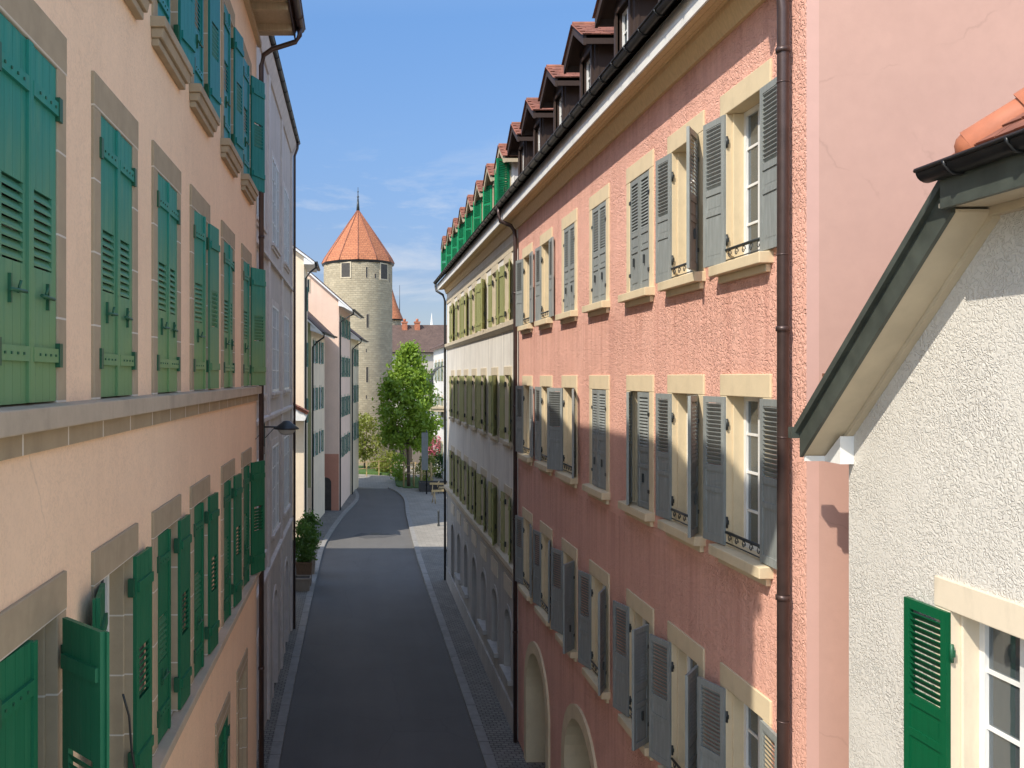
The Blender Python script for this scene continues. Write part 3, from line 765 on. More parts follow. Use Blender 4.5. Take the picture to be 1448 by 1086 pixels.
# ================================================================== OLIVE-SHUTTERED HOUSE
def olive_house():
    YF, YN, X = 42.3, 23.62, 4.3
    root = thing('house', 'long weathered white house with olive shutters over a grey arched ground floor', 'house', (X, YF, 0), R(-90))
    L = YF-YN; D = 9; W = .95
    pk = lambda w, h, s: leaf_plank(w, h, s, louvre=False, astragal=False)
    kw = dict(leaf=pk, lmats={0: ['olive', 'iron']}, curt=False, glassm='glass_dark', rows=3, j=.16)
    Ks = [Kit(W, 1.67, 'stone_olive', lin=.22, **kw), Kit(W, 1.85, 'stone_olive', sill=sillblock(W, proj=.12, h=.12), sillmat='stone_olive', **kw), Kit(W, 1.75, 'stone_olive', **kw)]
    zs = [zz(1.58), zz(-1.8), zz(-5.1)]
    cy = [25.15+2.42*k for k in range(7)]
    ops = []
    for K, z in zip(Ks, zs):
        for c in cy: ops.append(hole(YF-c, z, W, K.h, .16, .22))
    zg = zz(-5.55)
    low = []
    for k, c in enumerate(cy):
        doorish = k in (3, 6)
        low.append((YF-c-.58, YF-c+.58, .12 if doorish else zz(-8.4), zz(-6.6), .75))
    mb = MB(); wall(mb, L, zz(EAVE)+.1, ops, .25, zg); shell(mb, L, D, zz(EAVE)+.1, 0)
    for x in (0, L): mb.quad((x, 0, zz(EAVE)+.1), (x, D, zz(EAVE)+.1), (x, D/2, zz(EAVE)+.1+D/2*1.05))
    mb.build('wall', 'offwhite', root)
    mb = MB(); wall(mb, L, zg, low, .4); mb.M = Matrix.Translation((0, -.03, 0))
    mb.M = None
    mb.box(.01, L-.01, -.06, -.001, .1, .75)
    mb.build('ground_floor_wall', 'greyplinth', root)
    for k, (o, c) in enumerate(zip(low, cy)):
        m = MB(); arch_ring(m, o[0]+.02, o[1]-.02, o[2], o[3]-.02, .14, -.025, .38, .75)
        if o[2] > .5: m.box(o[0]-.14, o[1]+.14, -.14, .3, o[2]-.14, o[2]-.002)
        a = m.build('arched_door' if o[2] < .5 else 'arched_window', 'greyplinth', root)
        d = MB(); d.prism([(o[0], o[2])]+arch_pts(o[0], o[1], o[3], .75)+[(o[1], o[2])], 'y', .33, .36)
        d.build('door_leaf' if o[2] < .5 else 'pane', 'dark' if o[2] < .5 else 'glass_dark', a)
        m = MB(); x = YF-c; m.box(x-.62, x+.62, -.035, .01, zz(-6.15), zz(-5.68)); m.build('wall_panel', 'panel', root, bevel=.01)
    rnd = random.Random(3)
    for r, (K, z) in enumerate(zip(Ks, zs)):
        for c in cy:
            K.put(root, YF-c, z, rnd.choice((170, 174, 177, 178)), rnd.choice((158, 168, 174, 177)))
    m = MB(); m.prism([(-.13, zz(1.42)), (-.13, zz(1.55)), (.02, zz(1.575)), (.02, zz(1.30)), (-.05, zz(1.30))], 'x', 0, L); m.build('string_course', 'stone_olive', root)
    m = MB(); m.prism([(-.16, zz(-5.27)), (-.16, zz(-5.14)), (.02, zz(-5.11)), (.02, zz(-5.45)), (-.06, zz(-5.45))], 'x', 0, L); m.build('string_course', 'stone_olive', root)
    m = MB(); m.box(.002, L-.002, -.028, .01, zz(1.60)+1.67+.20, zz(3.72)); m.build('lintel_band', 'stone_olive', root)
    ze = right_eaves(root, L, D, -.45, L-.04)
    main_roof(root, L, D, ze, -.45, L-.04)
    n = 0
    for k in range(8):
        c = 24.4+2.28*k
        dormer(root, YF-c, ze+.30, 'whitewall', 'tile', 'soffit_grey', ('bright_green', 148 if k else 150, 170 if k else 118), w=1.0)
    p = MB(); xq = .06
    p.tube([(xq-.2, -.53, ze+.26), (xq-.2, -.53, ze+.12), (xq-.1, -.50, ze-.1), (xq, -.2, ze-.3), (xq, -.10, ze-.6), (xq, -.10, .1)], .055, 8)
    p.build('downpipe', 'gutter', root)
olive_house()

# ================================================================== CREAM GABLE HOUSE (near right)
def cream_house():
    X, YF = 4.3, 7.73
    root = thing('house', 'cream roughcast gable house with dark verge board and deep green shutter, far right', 'house', (X, YF, 0), R(-90))
    L = 7.4; D = 7; W = .95; H = 1.6; sl = .90
    zc = zz(-.43); zt = zz(1.19); xt = (zt-zc)/sl
    K = Kit(W, H, 'stone_cream', lambda w, h, s: leaf_louvre(w, h, s, split=.46), {0: ['deep_green', 'greenhard']}, sill=sillblock(W), sillmat='stone_cream', lin=.22, lw=.47)
    wx, wz = 1.35+W/2, zz(-1.69)-H
    ops = [hole(wx, wz, W, H, .17, .22)]
    mb = MB(); wall(mb, L, zc, ops, .3); shell(mb, L, D, zc)
    mb.quad((0, 0, zc), (L, 0, zc), (L-xt, 0, zt), (xt, 0, zt))
    mb.build('wall', 'cream', root)
    K.put(root, wx, wz, 178, 176)
    # verge: board, soffit, gutter stub, cap  (far slope), mirrored on the near slope
    def zl(x): return zc+.12+(x)*sl          # top of the board
    for sgn in (1, -1):
        f = (lambda x: x) if sgn > 0 else (lambda x: L-x)
        xa, xb = -.20, xt+.02
        v = MB()
        v.prism([(f(xa), zl(xa)-.23), (f(xa), zl(xa)), (f(xb), zl(xb)), (f(xb), zl(xb)-.23)], 'y', -.33, -.30)
        v.prism([(f(xa-.02), zl(xa)-.03), (f(xa-.02), zl(xa)+.05), (f(xb), zl(xb)+.07), (f(xb), zl(xb)+.001)], 'y', -.37, .4)
        v.box(min(f(xa-.07), f(xa)), max(f(xa-.07), f(xa)), -.40, -.28, zl(xa)-.06, zl(xa)+.04)
        v.build('verge_board', 'vergeboard', root)
        s = MB(); s.prism([(f(xa), zl(xa)-.225), (f(xa), zl(xa)-.205), (f(xb), zl(xb)-.205), (f(xb), zl(xb)-.225)], 'y', -.299, .0)
        s.prism([(f(xa), zl(xa)-.27), (f(xa), zl(xa)-.226), (f(xb), zl(xb)-.226), (f(xb), zl(xb)-.27)], 'y', -.06, -.001)
        s.build('verge_soffit', 'verge_soffit', root)
        c = MB()
        c.prism([(f(xa+.01), zl(xa)-.265), (f(.08), zl(xa)-.265), (f(.08), zl(.08)-.275), (f(xa+.01), zl(xa)-.235)], 'y', -.12, -.001)
        c.prism([(f(xa+.012), zl(xa)-.262), (f(xa+.03), zl(xa)-.262), (f(xa+.03), zl(xa)-.215), (f(xa+.012), zl(xa)-.23)], 'y', -.298, -.121)
        c.build('eave_cap', 'white', root)
        r = MB(); xr = L/2; y1 = D
        r.quad((f(xa-.03), -.35, zl(xa)+.06), (f(xr), -.35+0, zl(xr)+.06), (f(xr), y1, zl(xr)+.06), (f(xa-.03), y1, zl(xa)+.06), uv=[(0, 0), (0, 5), (7, 5), (7, 0)]) if False else None
        # main slope starts behind the hip: polygon verge - hip - ridge
        za = zl(xa)+.06; zb_ = zl(xb)+.06
        hy = -.42+(xr-xt-.03)          # where the hip meets the ridge
        r.quad((f(xa), -.36, za), (f(xb), -.36, zb_), (f(xr), hy, zl(xr)+.06), (f(xr), y1, zl(xr)+.06), (f(xa), y1, za), uv=[(0, 0), (0, 2.6), (hy, 5), (y1, 5), (y1, 0)])
        r.build('roof', 'rooftile', root)
    # half hip
    g0 = xt-.02; g1 = L-g0; zg = zz(1.34)
    h = MB(); hy = -.42+(L/2-xt-.03); ztop = zl(L/2)+.06
    o = (g0+.05, -.50, zg+.02)
    h.quad((g0+.08, -.44, zg+.03), (g1-.08, -.44, zg+.03), (L/2, hy, ztop))
    up = Vector((0, hy+.48, ztop-zg-.03)); ul = up.length; half = (L/2-g0-.08)
    tiles(h, (g0+.08, -.46, zg+.03), (1, 0, 0), up, lambda a, b: half*b/ul-.04 < a < 2*half-half*b/ul+.04, .165, .145, nu=30, nv=24, lift=.022)
    hp = h.build('half_hip_roof', 'tile', root)
    for sgn in (1, -1):
        f = (lambda x: x) if sgn > 0 else (lambda x: L-x)
        a = Vector((f(g0+.20), -.30, zg+.16)); b = Vector((f(L/2), hy, ztop+.05)); d = (b-a).normalized()
        rm = MB(); n = int((b-a).length/.34)
        side = d.cross(Vector((0, 0, 1))).normalized(); upv = side.cross(d).normalized()
        for k in range(n):
            p = a+d*(k*.34); q = p+d*.37
            rings = []
            for c, rr in ((p, .125), (q, .105)):
                rings.append(rm.add([c+side*math.cos(t*math.pi/10)*rr+upv*(math.sin(t*math.pi/10)*rr-.02+(.012 if c is p else 0)) for t in range(-1, 12)]))
            m = 13
            for t in range(m-1): rm.face([rings[0]+t, rings[0]+t+1, rings[1]+t+1, rings[1]+t], True)
            rm.face([rings[0]+t for t in range(m)])
            rm.m = 1; rm.tube([q-d*.012+side*math.cos(t*math.pi/8)*.108+upv*(math.sin(t*math.pi/8)*.108-.015) for t in range(9)], .008, 5); rm.m = 0
        # rounded closing tile
        rings = [rm.add([a-d*(.10*math.sin(e*math.pi/8))+side*math.cos(t*math.pi/10)*.125*math.cos(e*math.pi/8)+upv*(math.sin(t*math.pi/10)*.125*math.cos(e*math.pi/8)-.02) for t in range(-1, 12)]) for e in range(5)]
        for e in range(4):
            for t in range(12): rm.face([rings[e]+t, rings[e]+t+1, rings[e+1]+t+1, rings[e+1]+t], True)
        rm.build('ridge_tiles', ['ridge', 'mortar'], root)
    g = MB(); g.gutter((g0-.02, -.45, zg+.05), (g1+.02, -.45, zg+.05), .082, 10, brackets=.55); g.build('gutter', 'gutter', root)
    f = MB(); f.prism([(-.41, zg-.22), (-.41, zg+.02), (-.37, zg+.02), (-.37, zg-.22)], 'x', g0+.05, g1-.05)
    f.build('fascia', 'vergeboard', root)
    f = MB(); f.box(xt-.05, L-xt+.05, -.369, -.0, zg-.20, zg-.17); f.box(xt, L-xt, -.07, -.001, zg-.26, zg-.201); f.build('hip_soffit', 'verge_soffit', root)
cream_house()

# ================================================================== GREY-LILAC HOUSE (left, beyond the peach one)
def grey_house():
    Y0, Y1, X = 16.75, 34.3, -2.55
    root = thing('house', 'tall grey lilac stone house with grouped white casements behind the wall lamp', 'house', (X, Y0, 0), R(90))
    L = Y1-Y0; D = 10; W = 2.1; top = zz(9.0)
    K = Kit(W, 2.6, 'lilacstone', curt=False, rows=4, lin=.2, j=.12, sill=sillblock(W, .12, .10, .10, .02), sillmat='lilacstone', inset=-.035, cols=4, d0=-.012, glassm='pane_blue')
    cy = [19.1, 23.0, 27.4, 31.7]
    zs = [zz(4.0), zz(-.45), zz(-4.7)]
    ops = [hole(c-Y0, z, W, 2.6, .12, .2) for z in zs for c in cy]
    gl = [(c-Y0-.6, c-Y0+.6, .12, 3.2, .6) for c in (19.1, 23.0, 27.4, 31.7)]
    mb = MB(); wall(mb, L, top, ops+gl, .25); shell(mb, L, D, top); mb.quad((0, 0, top), (L, 0, top), (L, D, top), (0, D, top))
    mb.build('wall', 'lavender', root)
    for z in zs:
        for c in cy: K.put(root, c-Y0, z)
    for o in gl:
        m = MB(); arch_ring(m, o[0]+.02, o[1]-.02, .12, 3.18, .16, -.03, .3, .6); a = m.build('arched_door', 'lilacstone', root)
        d = MB(); d.prism([(o[0], .12)]+arch_pts(o[0], o[1], 3.2, .6)+[(o[1], .12)], 'y', .24, .27); d.build('door_leaf', 'dark', a)
    for y in (17.2, 21.05, 25.2, 29.55, 33.95):
        m = MB(); m.box(y-Y0-.2, y-Y0+.2, -.07, .01, .1, top-.45); m.build('pilaster', 'lilacstone', root, bevel=.01)
    for h in (3.3, -1.2, -5.5):
        m = MB(); m.prism([(-.10, zz(h)), (-.10, zz(h)+.10), (.01, zz(h)+.14), (.01, zz(h))], 'x', 0, L); m.build('string_course', 'lilacstone', root)
    m = MB(); m.prism([(-.05, top-.4), (-.20, top-.08), (-.20, top+.06), (.3, top+.10), (.3, top-.4)], 'x', 0, L+.15); m.build('cornice', 'lilacstone', root)
    m = MB(); m.gutter((0, -.27, top+.09), (L+.15, -.27, top+.09), .06, brackets=1.0); m.build('gutter', 'gutter', root)
    m = MB(); m.tube([(L-.25, -.27, top+.05), (L-.25, -.25, top-.2), (L-.25, -.14, top-.5), (L-.25, -.13, .1)], .05, 8); m.build('downpipe', 'pipe', root)
    # hipped low roof
    m = MB(); zr = top+1.7
    m.quad((0, -.2, top+.1), (L+.15, -.2, top+.1), (L-3, D/2, zr), (3, D/2, zr), uv=[(0, 0), (L, 0), (L-3, 5), (3, 5)])
    m.quad((0, D, top+.1), (L+.15, D, top+.1), (L-3, D/2, zr), (3, D/2, zr), uv=[(0, 0), (L, 0), (L-3, 5), (3, 5)])
    m.quad((L+.15, -.2, top+.1), (L+.15, D, top+.1), (L-3, D/2, zr), uv=[(0, 0), (D, 0), (D/2, 5)])
    m.quad((0, -.2, top+.1), (0, D, top+.1), (3, D/2, zr), uv=[(0, 0), (D, 0), (D/2, 5)])
    m.build('roof', 'rooftile', root)
grey_house()

# rear wing behind the street houses, left (its ridge shades the road)
def rear_house():
    root = thing('house', 'plain ivory rear house in the yard behind the grey lilac one', 'house', (-4.9, 34.5, 0), R(90))
    L, D, H = 6, 9.0, 16.6
    mb = MB(); wall(mb, L, H, [hole(2, 12, .9, 1.6), hole(4, 12, .9, 1.6)], .25); shell(mb, L, D, H)
    for x, in ((0,), (D,)): mb.quad((0, x, H), (L, x, H), (L/2, x, H+1.6))
    mb.build('wall', 'ivory', root)
    K = Kit(.9, 1.6, 'stone_olive', curt=False, glassm='glass_dark')
    for x in (2, 4): K.put(root, x, 12)
    m = MB()
    for a, b in ((-.2, L/2), (L+.2, L/2)):
        m.quad((a, -.2, H+.02), (b, -.2, H+1.72), (b, D+.2, H+1.72), (a, D+.2, H+.02), uv=[(0, 0), (0, 4), (9, 4), (9, 0)])
    m.build('roof', 'rooftile', root)
rear_house()

# ================================================================== FAR LEFT ROW
def end_house(label, loc, ang, L, D, ze, slope, wallm, over, rows, cols, shutm, trim='white', W=.85, H=1.5, endwins=(), plinth=None, cols_y=None, roofm='rooftile', facm=None):
    """house with its gable end towards the camera; facade along local x facing the street"""
    root = thing('house', label, 'house', loc, ang)
    zr = ze+D/2*slope
    K = Kit(W, H, 'stone_olive', lambda w, h, s: leaf_louvre(w, h, s, full=True, pitch=.07), {0: [shutm, 'iron']}, curt=False, glassm='glass_dark', rows=3, j=.12, lin=.15, inset=.02)
    ops = [hole(c, z, W, H, .12, .15) for z in rows for c in cols]
    mb = MB(); wall(mb, L, ze, ops, .2)
    if facm: mb.build('street_wall', facm, root); mb = MB()
    mb.quad((0, D, 0), (0, D, ze), (L, D, ze), (L, D, 0))
    mb.quad((L, 0, 0), (L, D, 0), (L, D, ze), (L, D/2, zr), (L, 0, ze))
    # gable end (towards the camera) with small openings
    z0 = 0
    mb.M = Matrix.Translation((0, D, 0)) @ Matrix.Rotation(R(-90), 4, 'Z')
    wall(mb, D, ze, [], .2); mb.M = None
    mb.quad((0, 0, ze), (0, D, ze), (0, D/2, zr))
    mb.build('wall', wallm, root)
    for z in rows:
        for c in cols: K.put(root, c, z, 175, 172)
    for (y, z, w, h) in endwins:
        m = MB(); m.box(-.03, .05, y-w/2-.07, y+w/2+.07, z-.07, z+h+.07); f = m.build('gable_window', 'stone_olive', root)
        m = MB(); m.box(-.035, -.0305, y-w/2, y+w/2, z, z+h); m.build('pane', 'glass_dark', f)
    if plinth:
        m = MB(); m.box(-.02, .0 if plinth[0] > 4 else L, -.02 if plinth[0] < 4 else 0, D, 0, plinth[0]); m.build('plinth', plinth[1], root)
    # roof: slabs with soffit, verge board and gutter
    ov = .35
    for s in (1, -1):
        y0 = -over if s > 0 else D+over; za = ze-over*slope+.10; zt = zr+.10
        r = MB(); sl = math.hypot(D/2+over, zt-za)
        r.quad((-ov, y0, za+.10), (L+.2, y0, za+.10), (L+.2, D/2, zt+.10), (-ov, D/2, zt+.10), uv=[(0, 0), (L, 0), (L, sl), (0, sl)])
        r.quad((-ov, y0, za+.04), (L+.2, y0, za+.04), (L+.2, D/2, zt+.04), (-ov, D/2, zt+.04))
        r.quad((-ov, y0, za+.04), (-ov, y0, za+.10), (-ov, D/2, zt+.10), (-ov, D/2, zt+.04))
        r.build('roof', roofm, root)
        v = MB()
        v.prism([(y0, za-.10), (y0, za+.035), (D/2, zt+.035), (D/2, zt-.10)], 'x', -ov, -ov+.04)
        v.prism([(y0, za-.02), (y0, za+.03), (D/2, zt+.03), (D/2, zt-.02)], 'x', -ov+.041, L+.2)
        v.build('verge_board', trim, root)
        # boxed curved eave
        b = MB()
        yw = 0 if s > 0 else D
        b.prism([(y0+s*.03, za-.10), (y0+s*.03, za-.02), (yw, ze-.06), (yw, ze-.45), (yw-s*over*.35, ze-.36-over*slope*.2)], 'x', -ov+.042, L+.1)
        b.build('eave_box', trim, root)
        g = MB(); g.gutter((-ov, y0-s*.09, za+.06), (L+.2, y0-s*.09, za+.06), .08); g.build('gutter', 'gutter', root)
    p = MB(); za = ze-over*slope+.1
    p.tube([(.1, -over-.09, za), (.1, -over-.06, za-.25), (.1, -over*.5, za-.55), (.1, -.1, za-.85), (.1, -.09, .1)], .055, 8)
    p.build('downpipe', 'gutter', root)
    return root
ivory = end_house('narrow ivory house with white curved eaves and a small tiled porch roof, left side', (-3.1, 51.6, 0), R(90), 3.6, 7.0, zz(7.0), .75, 'ivory', .62,
          [zz(4.0), zz(.6), zz(-2.8)], [1.8], 'bluegrey')
pc = MB()
pc.prism([(-1.9, zz(-.9)), (-1.9, zz(-1.05)), (.25, zz(-2.15)), (.30, zz(-2.0))], 'y', -1.25, 0.02)
pr = pc.mesh('porch_roof', 'tile')
po = obj('porch_roof', pr, ivory, (0, 0, 0), R(-90)); po.location = (0, 0, 0)
tl = MB(); 
v0 = Vector((.32, -1.27, zz(-2.0))); vd = Vector((-2.2, 0, 1.1))
tiles(tl, v0, (0, 1, 0), vd, lambda a, b: a < 1.25 and b < 2.3, .2, .2, nu=8, nv=14, lift=.03)
o = tl.build('porch_tiles', 'tile', po)
b = MB(); b.prism([(-1.9, zz(-1.06)), (.22, zz(-2.16)), (.10, zz(-2.5)), (-1.9, zz(-2.5))], 'y', -1.15, -.02); b.build('porch_side', 'white', po)
sage = end_house('low sage green house with blue green shutters and a brown tiled gable', (-2.95, 56.6, 0), R(84.5), 6.5, 7.0, zz(3.4), .95, 'sage', .75,
          [zz(.9), zz(-2.2), zz(-5.2)], [1.6, 4.4], 'bluegrey', plinth=(2.7, 'beige'), facm='beige')
salmon = end_house('tall salmon house with a white gable verge standing before the tower', (-1.33, 64.2, 0), R(85), 8.5, 8.0, zz(5.6), .88, 'salmon', 1.0,
          [zz(3.0), zz(0), zz(-3.0), zz(-6.0)], [1.6, 4.2, 6.8], 'bluegrey', endwins=[(2.4, zz(6.2), .5, .9)], plinth=(4.2, 'terracottawall'))
m = MB(); pts = [(.55, .1)]+arch_pts(.55, 1.35, 2.5, 1)+[(1.35, .1)]
m.prism(pts, 'x', -.05, -.021); m.build('arched_door', 'dark', salmon)
m = MB(); m.box(-.1, -.021, 1.75, 2.1, 1.7, 2.6); m.build('letter_box', 'dark', salmon)
last = end_house('last house of the left row, white with dark eaves beside the tower', (-.5, 73.0, 0), R(84), 6.0, 7, zz(3.6), .8, 'beige', .75,
          [zz(.9), zz(-2.2), zz(-5.4)], [1.5, 4.2], 'bluegrey')

# ================================================================== TOWER
def tower():
    root = thing('round_tower', 'round pale stone tower with an orange conical roof and iron finial', 'tower', (.1, 101, 0))
    r = 3.92; n = 48; H = zz(12.95)
    mb = MB(); mb.lathe([(r+.25, 0), (r+.12, 3), (r, 7), (r, H)], n, uvr=r); mb.build('wall', 'masonry', root)
    c = MB(); prof = [(r+.16, H-.30), (r+.24, H-.05)]
    c.lathe(prof, 12, uvr=r); c.lathe([(r, H-.30), (r+.16, H-.30)], 12); c.build('eave_ring', 'gutter', root)
    c = MB(); c.lathe([(r+.24, H-.03), (r-.08, H+.6), (r*.60, H+2.8), (.10, H+6.05)], 12, uvr=r*.62); 
    for k in range(len(c.sm)): c.sm[k] = False
    c.build('cone_roof', 'coneTile', root)
    # hip ridges
    c = MB()
    for t in range(12):
        a = t*2*math.pi/12
        c.tube([(q*math.cos(a), q*math.sin(a), z+.02) for q, z in ((r+.24, H-.03), (r-.08, H+.6), (r*.60, H+2.8), (.10, H+6.05))], .055, 5)
    c.build('hip_tiles', 'tile', root)
    c = MB(); c.tube([(0, 0, H+5.9), (0, 0, H+7.4)], .20, 8, r2=.09); c.tube([(0, 0, H+7.4), (0, 0, H+8.7)], .07, 6, r2=.03)
    c.lathe([(.02, H+7.5), (.16, H+7.62), (.02, H+7.75)], 8); c.lathe([(.02, H+8.1), (.11, H+8.2), (.02, H+8.3)], 8)
    c.build('finial', 'iron', root)
    def slit(u, h0, h1, w, name, deep=.10):
        # u: lateral offset seen from the street
        a = math.asin(max(-.97, min(.97, u/r)))
        M_ = Matrix.Rotation(a, 4, 'Z')
        f = MB(); f.M = M_
        s = .12 if w > .6 else .03
        f.box(-w/2-s, -w/2, -r-.02, -r+.35, h0-s, h1+s); f.box(w/2, w/2+s, -r-.02, -r+.35, h0-s, h1+s)
        f.box(-w/2, w/2, -r-.018, -r+.35, h1, h1+s); f.box(-w/2, w/2, -r-.018, -r+.35, h0-s, h0)
        o = f.build(name, 'stone_olive', root)
        d = MB(); d.M = M_; d.box(-w/2, w/2, -r-.012, -r+.1, h0, h1); d.build('opening', 'dark', o)
    slit(-1.35, zz(11.0), zz(12.55), 1.0, 'tower_window'); slit(2.9, zz(10.9), zz(12.55), 1.1, 'tower_window')
    slit(.95, zz(10.9), zz(12.1), .2, 'arrow_slit'); slit(1.9, zz(10.9), zz(11.4), .22, 'arrow_slit'); slit(3.55, zz(10.6), zz(11.6), .2, 'arrow_slit')
    slit(1.05, zz(5.4), zz(6.9), .28, 'arrow_slit'); slit(1.0, zz(-.6), zz(1.1), .25, 'arrow_slit'); slit(3.0, zz(-5.4), zz(-3.2), .35, 'arrow_slit')
    slit(.9, zz(2.7), zz(3.1), .15, 'arrow_slit'); slit(.9, zz(-2.4), zz(-2.0), .15, 'arrow_slit')
tower()

# ================================================================== BACKGROUND RIGHT
def far_wing():
    root = thing('house', 'long pale castle wing with a brown tiled roof and two chimneys behind the tree', 'house', (3, 122, 0))
    L, D, ze = 34, 10, zz(3.3)
    W, H = 1.2, 2.1
    cs = [4 + 3.2*k for k in range(9)]; zs = [zz(-1.6), zz(-5.6)]
    ops = [hole(c, z, W, H) for c in cs for z in zs]
    mb = MB(); wall(mb, L, ze, ops); shell(mb, L, D, ze); mb.build('wall', 'taupe', root)
    K = Kit(W, H, 'stone_olive', lambda w, h, s: leaf_louvre(w, h, s, full=True, pitch=.1), {0: ['bluegrey', 'iron']}, curt=False, glassm='glass_dark')
    for c in cs:
        for z in zs: K.put(root, c, z, 175, 175)
    gable_roof(root, L, D, ze+.1, .5, .74)
    m = MB(); m.gutter((0, -.6, ze+.1), (L, -.6, ze+.1), .12); m.build('gutter', 'gutter', root)
    for x in (3.4, 5.2):
        m = MB(); m.box(x, x+.75, 3.9, 4.7, ze+2, zz(7.7)); m.box(x-.08, x+.83, 3.82, 4.78, zz(7.7), zz(7.9)); m.tube([(x+.37, 4.3, zz(7.9)), (x+.37, 4.3, zz(8.3))], .2, 8)
        m.build('chimney', 'ridge', root)
    for x, h in ((6.6, 1.0), (8.6, 1.2)):
        m = MB(); m.tube([(x+1, 1.2, ze+.6), (x+1, 1.2, ze+1.15)], .14, 6); m.build('roof_vent', 'gutter', root)
far_wing()
def turret():
    root = thing('turret', 'small red cone turret with a lightning rod rising just right of the tower', 'turret', (5.0, 131, 0))
    H = zz(8.6); r = 1.5
    m = MB(); m.lathe([(r, 0), (r, H)], 20, uvr=r); m.build('wall', 'masonry', root)
    m = MB(); m.lathe([(r+.35, H-.1), (r*.6, H+2.2), (.05, H+5.0)], 12, uvr=1); m.build('cone_roof', 'coneTile', root)
    m = MB(); m.tube([(1.3, 0, H), (1.3, 0, H+5)], .07, 6, r2=.03); m.build('finial', 'iron', root)
    m = MB(); m.lathe([(r+.36, H-.25), (r+.40, H-.08)], 12); m.build('eave_ring', 'gutter', root)
turret()
def white_house():
    root = thing('house', 'white house with an iron arched balcony half hidden by the olive shuttered one', 'house', (8.3, 96, 0), R(-90))
    L, D, ze = 14, 9, zz(2.9)
    W, H = 1.0, 1.9
    cs = [3.2, 6.6, 10]; zs = [zz(-.4), zz(-3.9), zz(-8.4)]
    ops = [hole(c, z, W, H) for c in cs for z in zs]
    mb = MB(); wall(mb, L, ze, ops); shell(mb, L, D, ze); mb.build('wall', 'whitewall', root)
    K = Kit(W, H, 'stone_olive', lambda w, h, s: leaf_louvre(w, h, s, full=True, pitch=.1), {0: ['bluegrey', 'iron']}, curt=False, glassm='glass_dark')
    for c in cs:
        for z in zs: K.put(root, c, z, 175, 175)
    gable_roof(root, L, D, ze+.1, .4, .55)
    m = MB(); m.box(8.2, 12.4, -1.3, 0, zz(-3.0), zz(-2.8)); m.box(8.3, 12.3, -1.25, 0, zz(-3.3), zz(-3.001)); bal = m.build('balcony', 'stone_olive', root)
    m = MB()
    m.tube([(8.25, -1.25, zz(-1.8)), (12.35, -1.25, zz(-1.8))], .035, 6)
    for k in range(14): m.tube([(8.25+k*.315, -1.25, zz(-2.8)), (8.25+k*.315, -1.25, zz(-1.8))], .02, 5)
    m.build('railing', 'iron', bal)
    for x in (8.4, 9.7, 11, 12.2):
        m = MB(); m.tube([(x, -1.2, zz(-2.8)), (x, -1.2, zz(-.6))]+[(x, -1.2+1.15*(1-math.cos(t*math.pi/12)), zz(-.6)+1.6*math.sin(t*math.pi/12)) for t in range(1, 7)], .05, 6)
        m.build('iron_arch', 'iron', bal)
    m = MB(); m.box(12.2, 12.7, 1.5, 2.2, ze, zz(5.8)); m.box(12.1, 12.8, 1.4, 2.3, zz(5.8), zz(5.95)); m.build('chimney', 'white', root)
white_house()
t = thing('church_spire', 'slim pale spire far behind the brown tiled wing', 'spire', (24.5, 290, 0))
m = MB(); m.box(-1.2, 1.2, -1.2, 1.2, 0, zz(14)); m.build('spire_base', 'whitewall', t)
m = MB(); m.lathe([(1.3, zz(14)), (.5, zz(17)), (.05, zz(21))], 8); m.build('spire_roof', 'whitewall', t)

# ================================================================== GROUND
def ribbon(name, left, right, z, mat, th=.0):
    mb = MB(); n = len(left)
    i = mb.add([(p[0], p[1], z) for p in left]+[(p[0], p[1], z) for p in right])
    for k in range(n-1): mb.face([i+k, i+n+k, i+n+k+1, i+k+1])
    return struct(mb.build(name, mat))
def smooth(pts, n=6):
    out = []
    for k in range(len(pts)-1):
        p0 = pts[max(k-1, 0)]; p1 = pts[k]; p2 = pts[k+1]; p3 = pts[min(k+2, len(pts)-1)]
        for j in range(n):
            t = j/n
            out.append(tuple(.5*(2*p1[a]+(p2[a]-p0[a])*t+(2*p0[a]-5*p1[a]+4*p2[a]-p3[a])*t*t+(3*p1[a]-p0[a]-3*p2[a]+p3[a])*t**3) for a in (0, 1)))
    out.append(pts[-1]); return out
g = MB(); g.quad((-700, -300, -.03), (700, -300, -.03), (700, 1200, -.03), (-700, 1200, -.03)); struct(g.build('ground', 'earth'))
LK = smooth([(-1.55, -14), (-1.55, 8), (-1.60, 15), (-1.93, 21), (-1.99, 30), (-1.94, 46), (-1.77, 52.6), (-.95, 62), (.15, 71), (-.2, 77.0), (-.5, 77.7)])
RK = smooth([(3.22, -14), (3.22, 8), (3.22, 15), (3.22, 21), (3.22, 30), (3.22, 46), (3.30, 52.6), (3.45, 62), (3.72, 70.4), (3.3, 75.2), (2.7, 77.7)])
ribbon('road', LK, RK, 0, 'asphalt')
pz = MB(); pz.quad((-14, 76.5, -.012), (45, 76.5, -.012), (45, 121, -.012), (-14, 121, -.012)); struct(pz.build('square', 'plaza'))
def side_of(line, off): return [(p[0]+off, p[1]) for p in line]
ribbon('pavement', [(-14, p[1]) for p in LK], side_of(LK, -.27), .10, 'setts')
ribbon('pavement', side_of(RK[:34], .27), [(4.9, p[1]) for p in RK[:34]], .10, 'setts')
ribbon('pavement', side_of(RK[33:], .27), [(24, p[1]) for p in RK[33:]], .10, 'plaza')
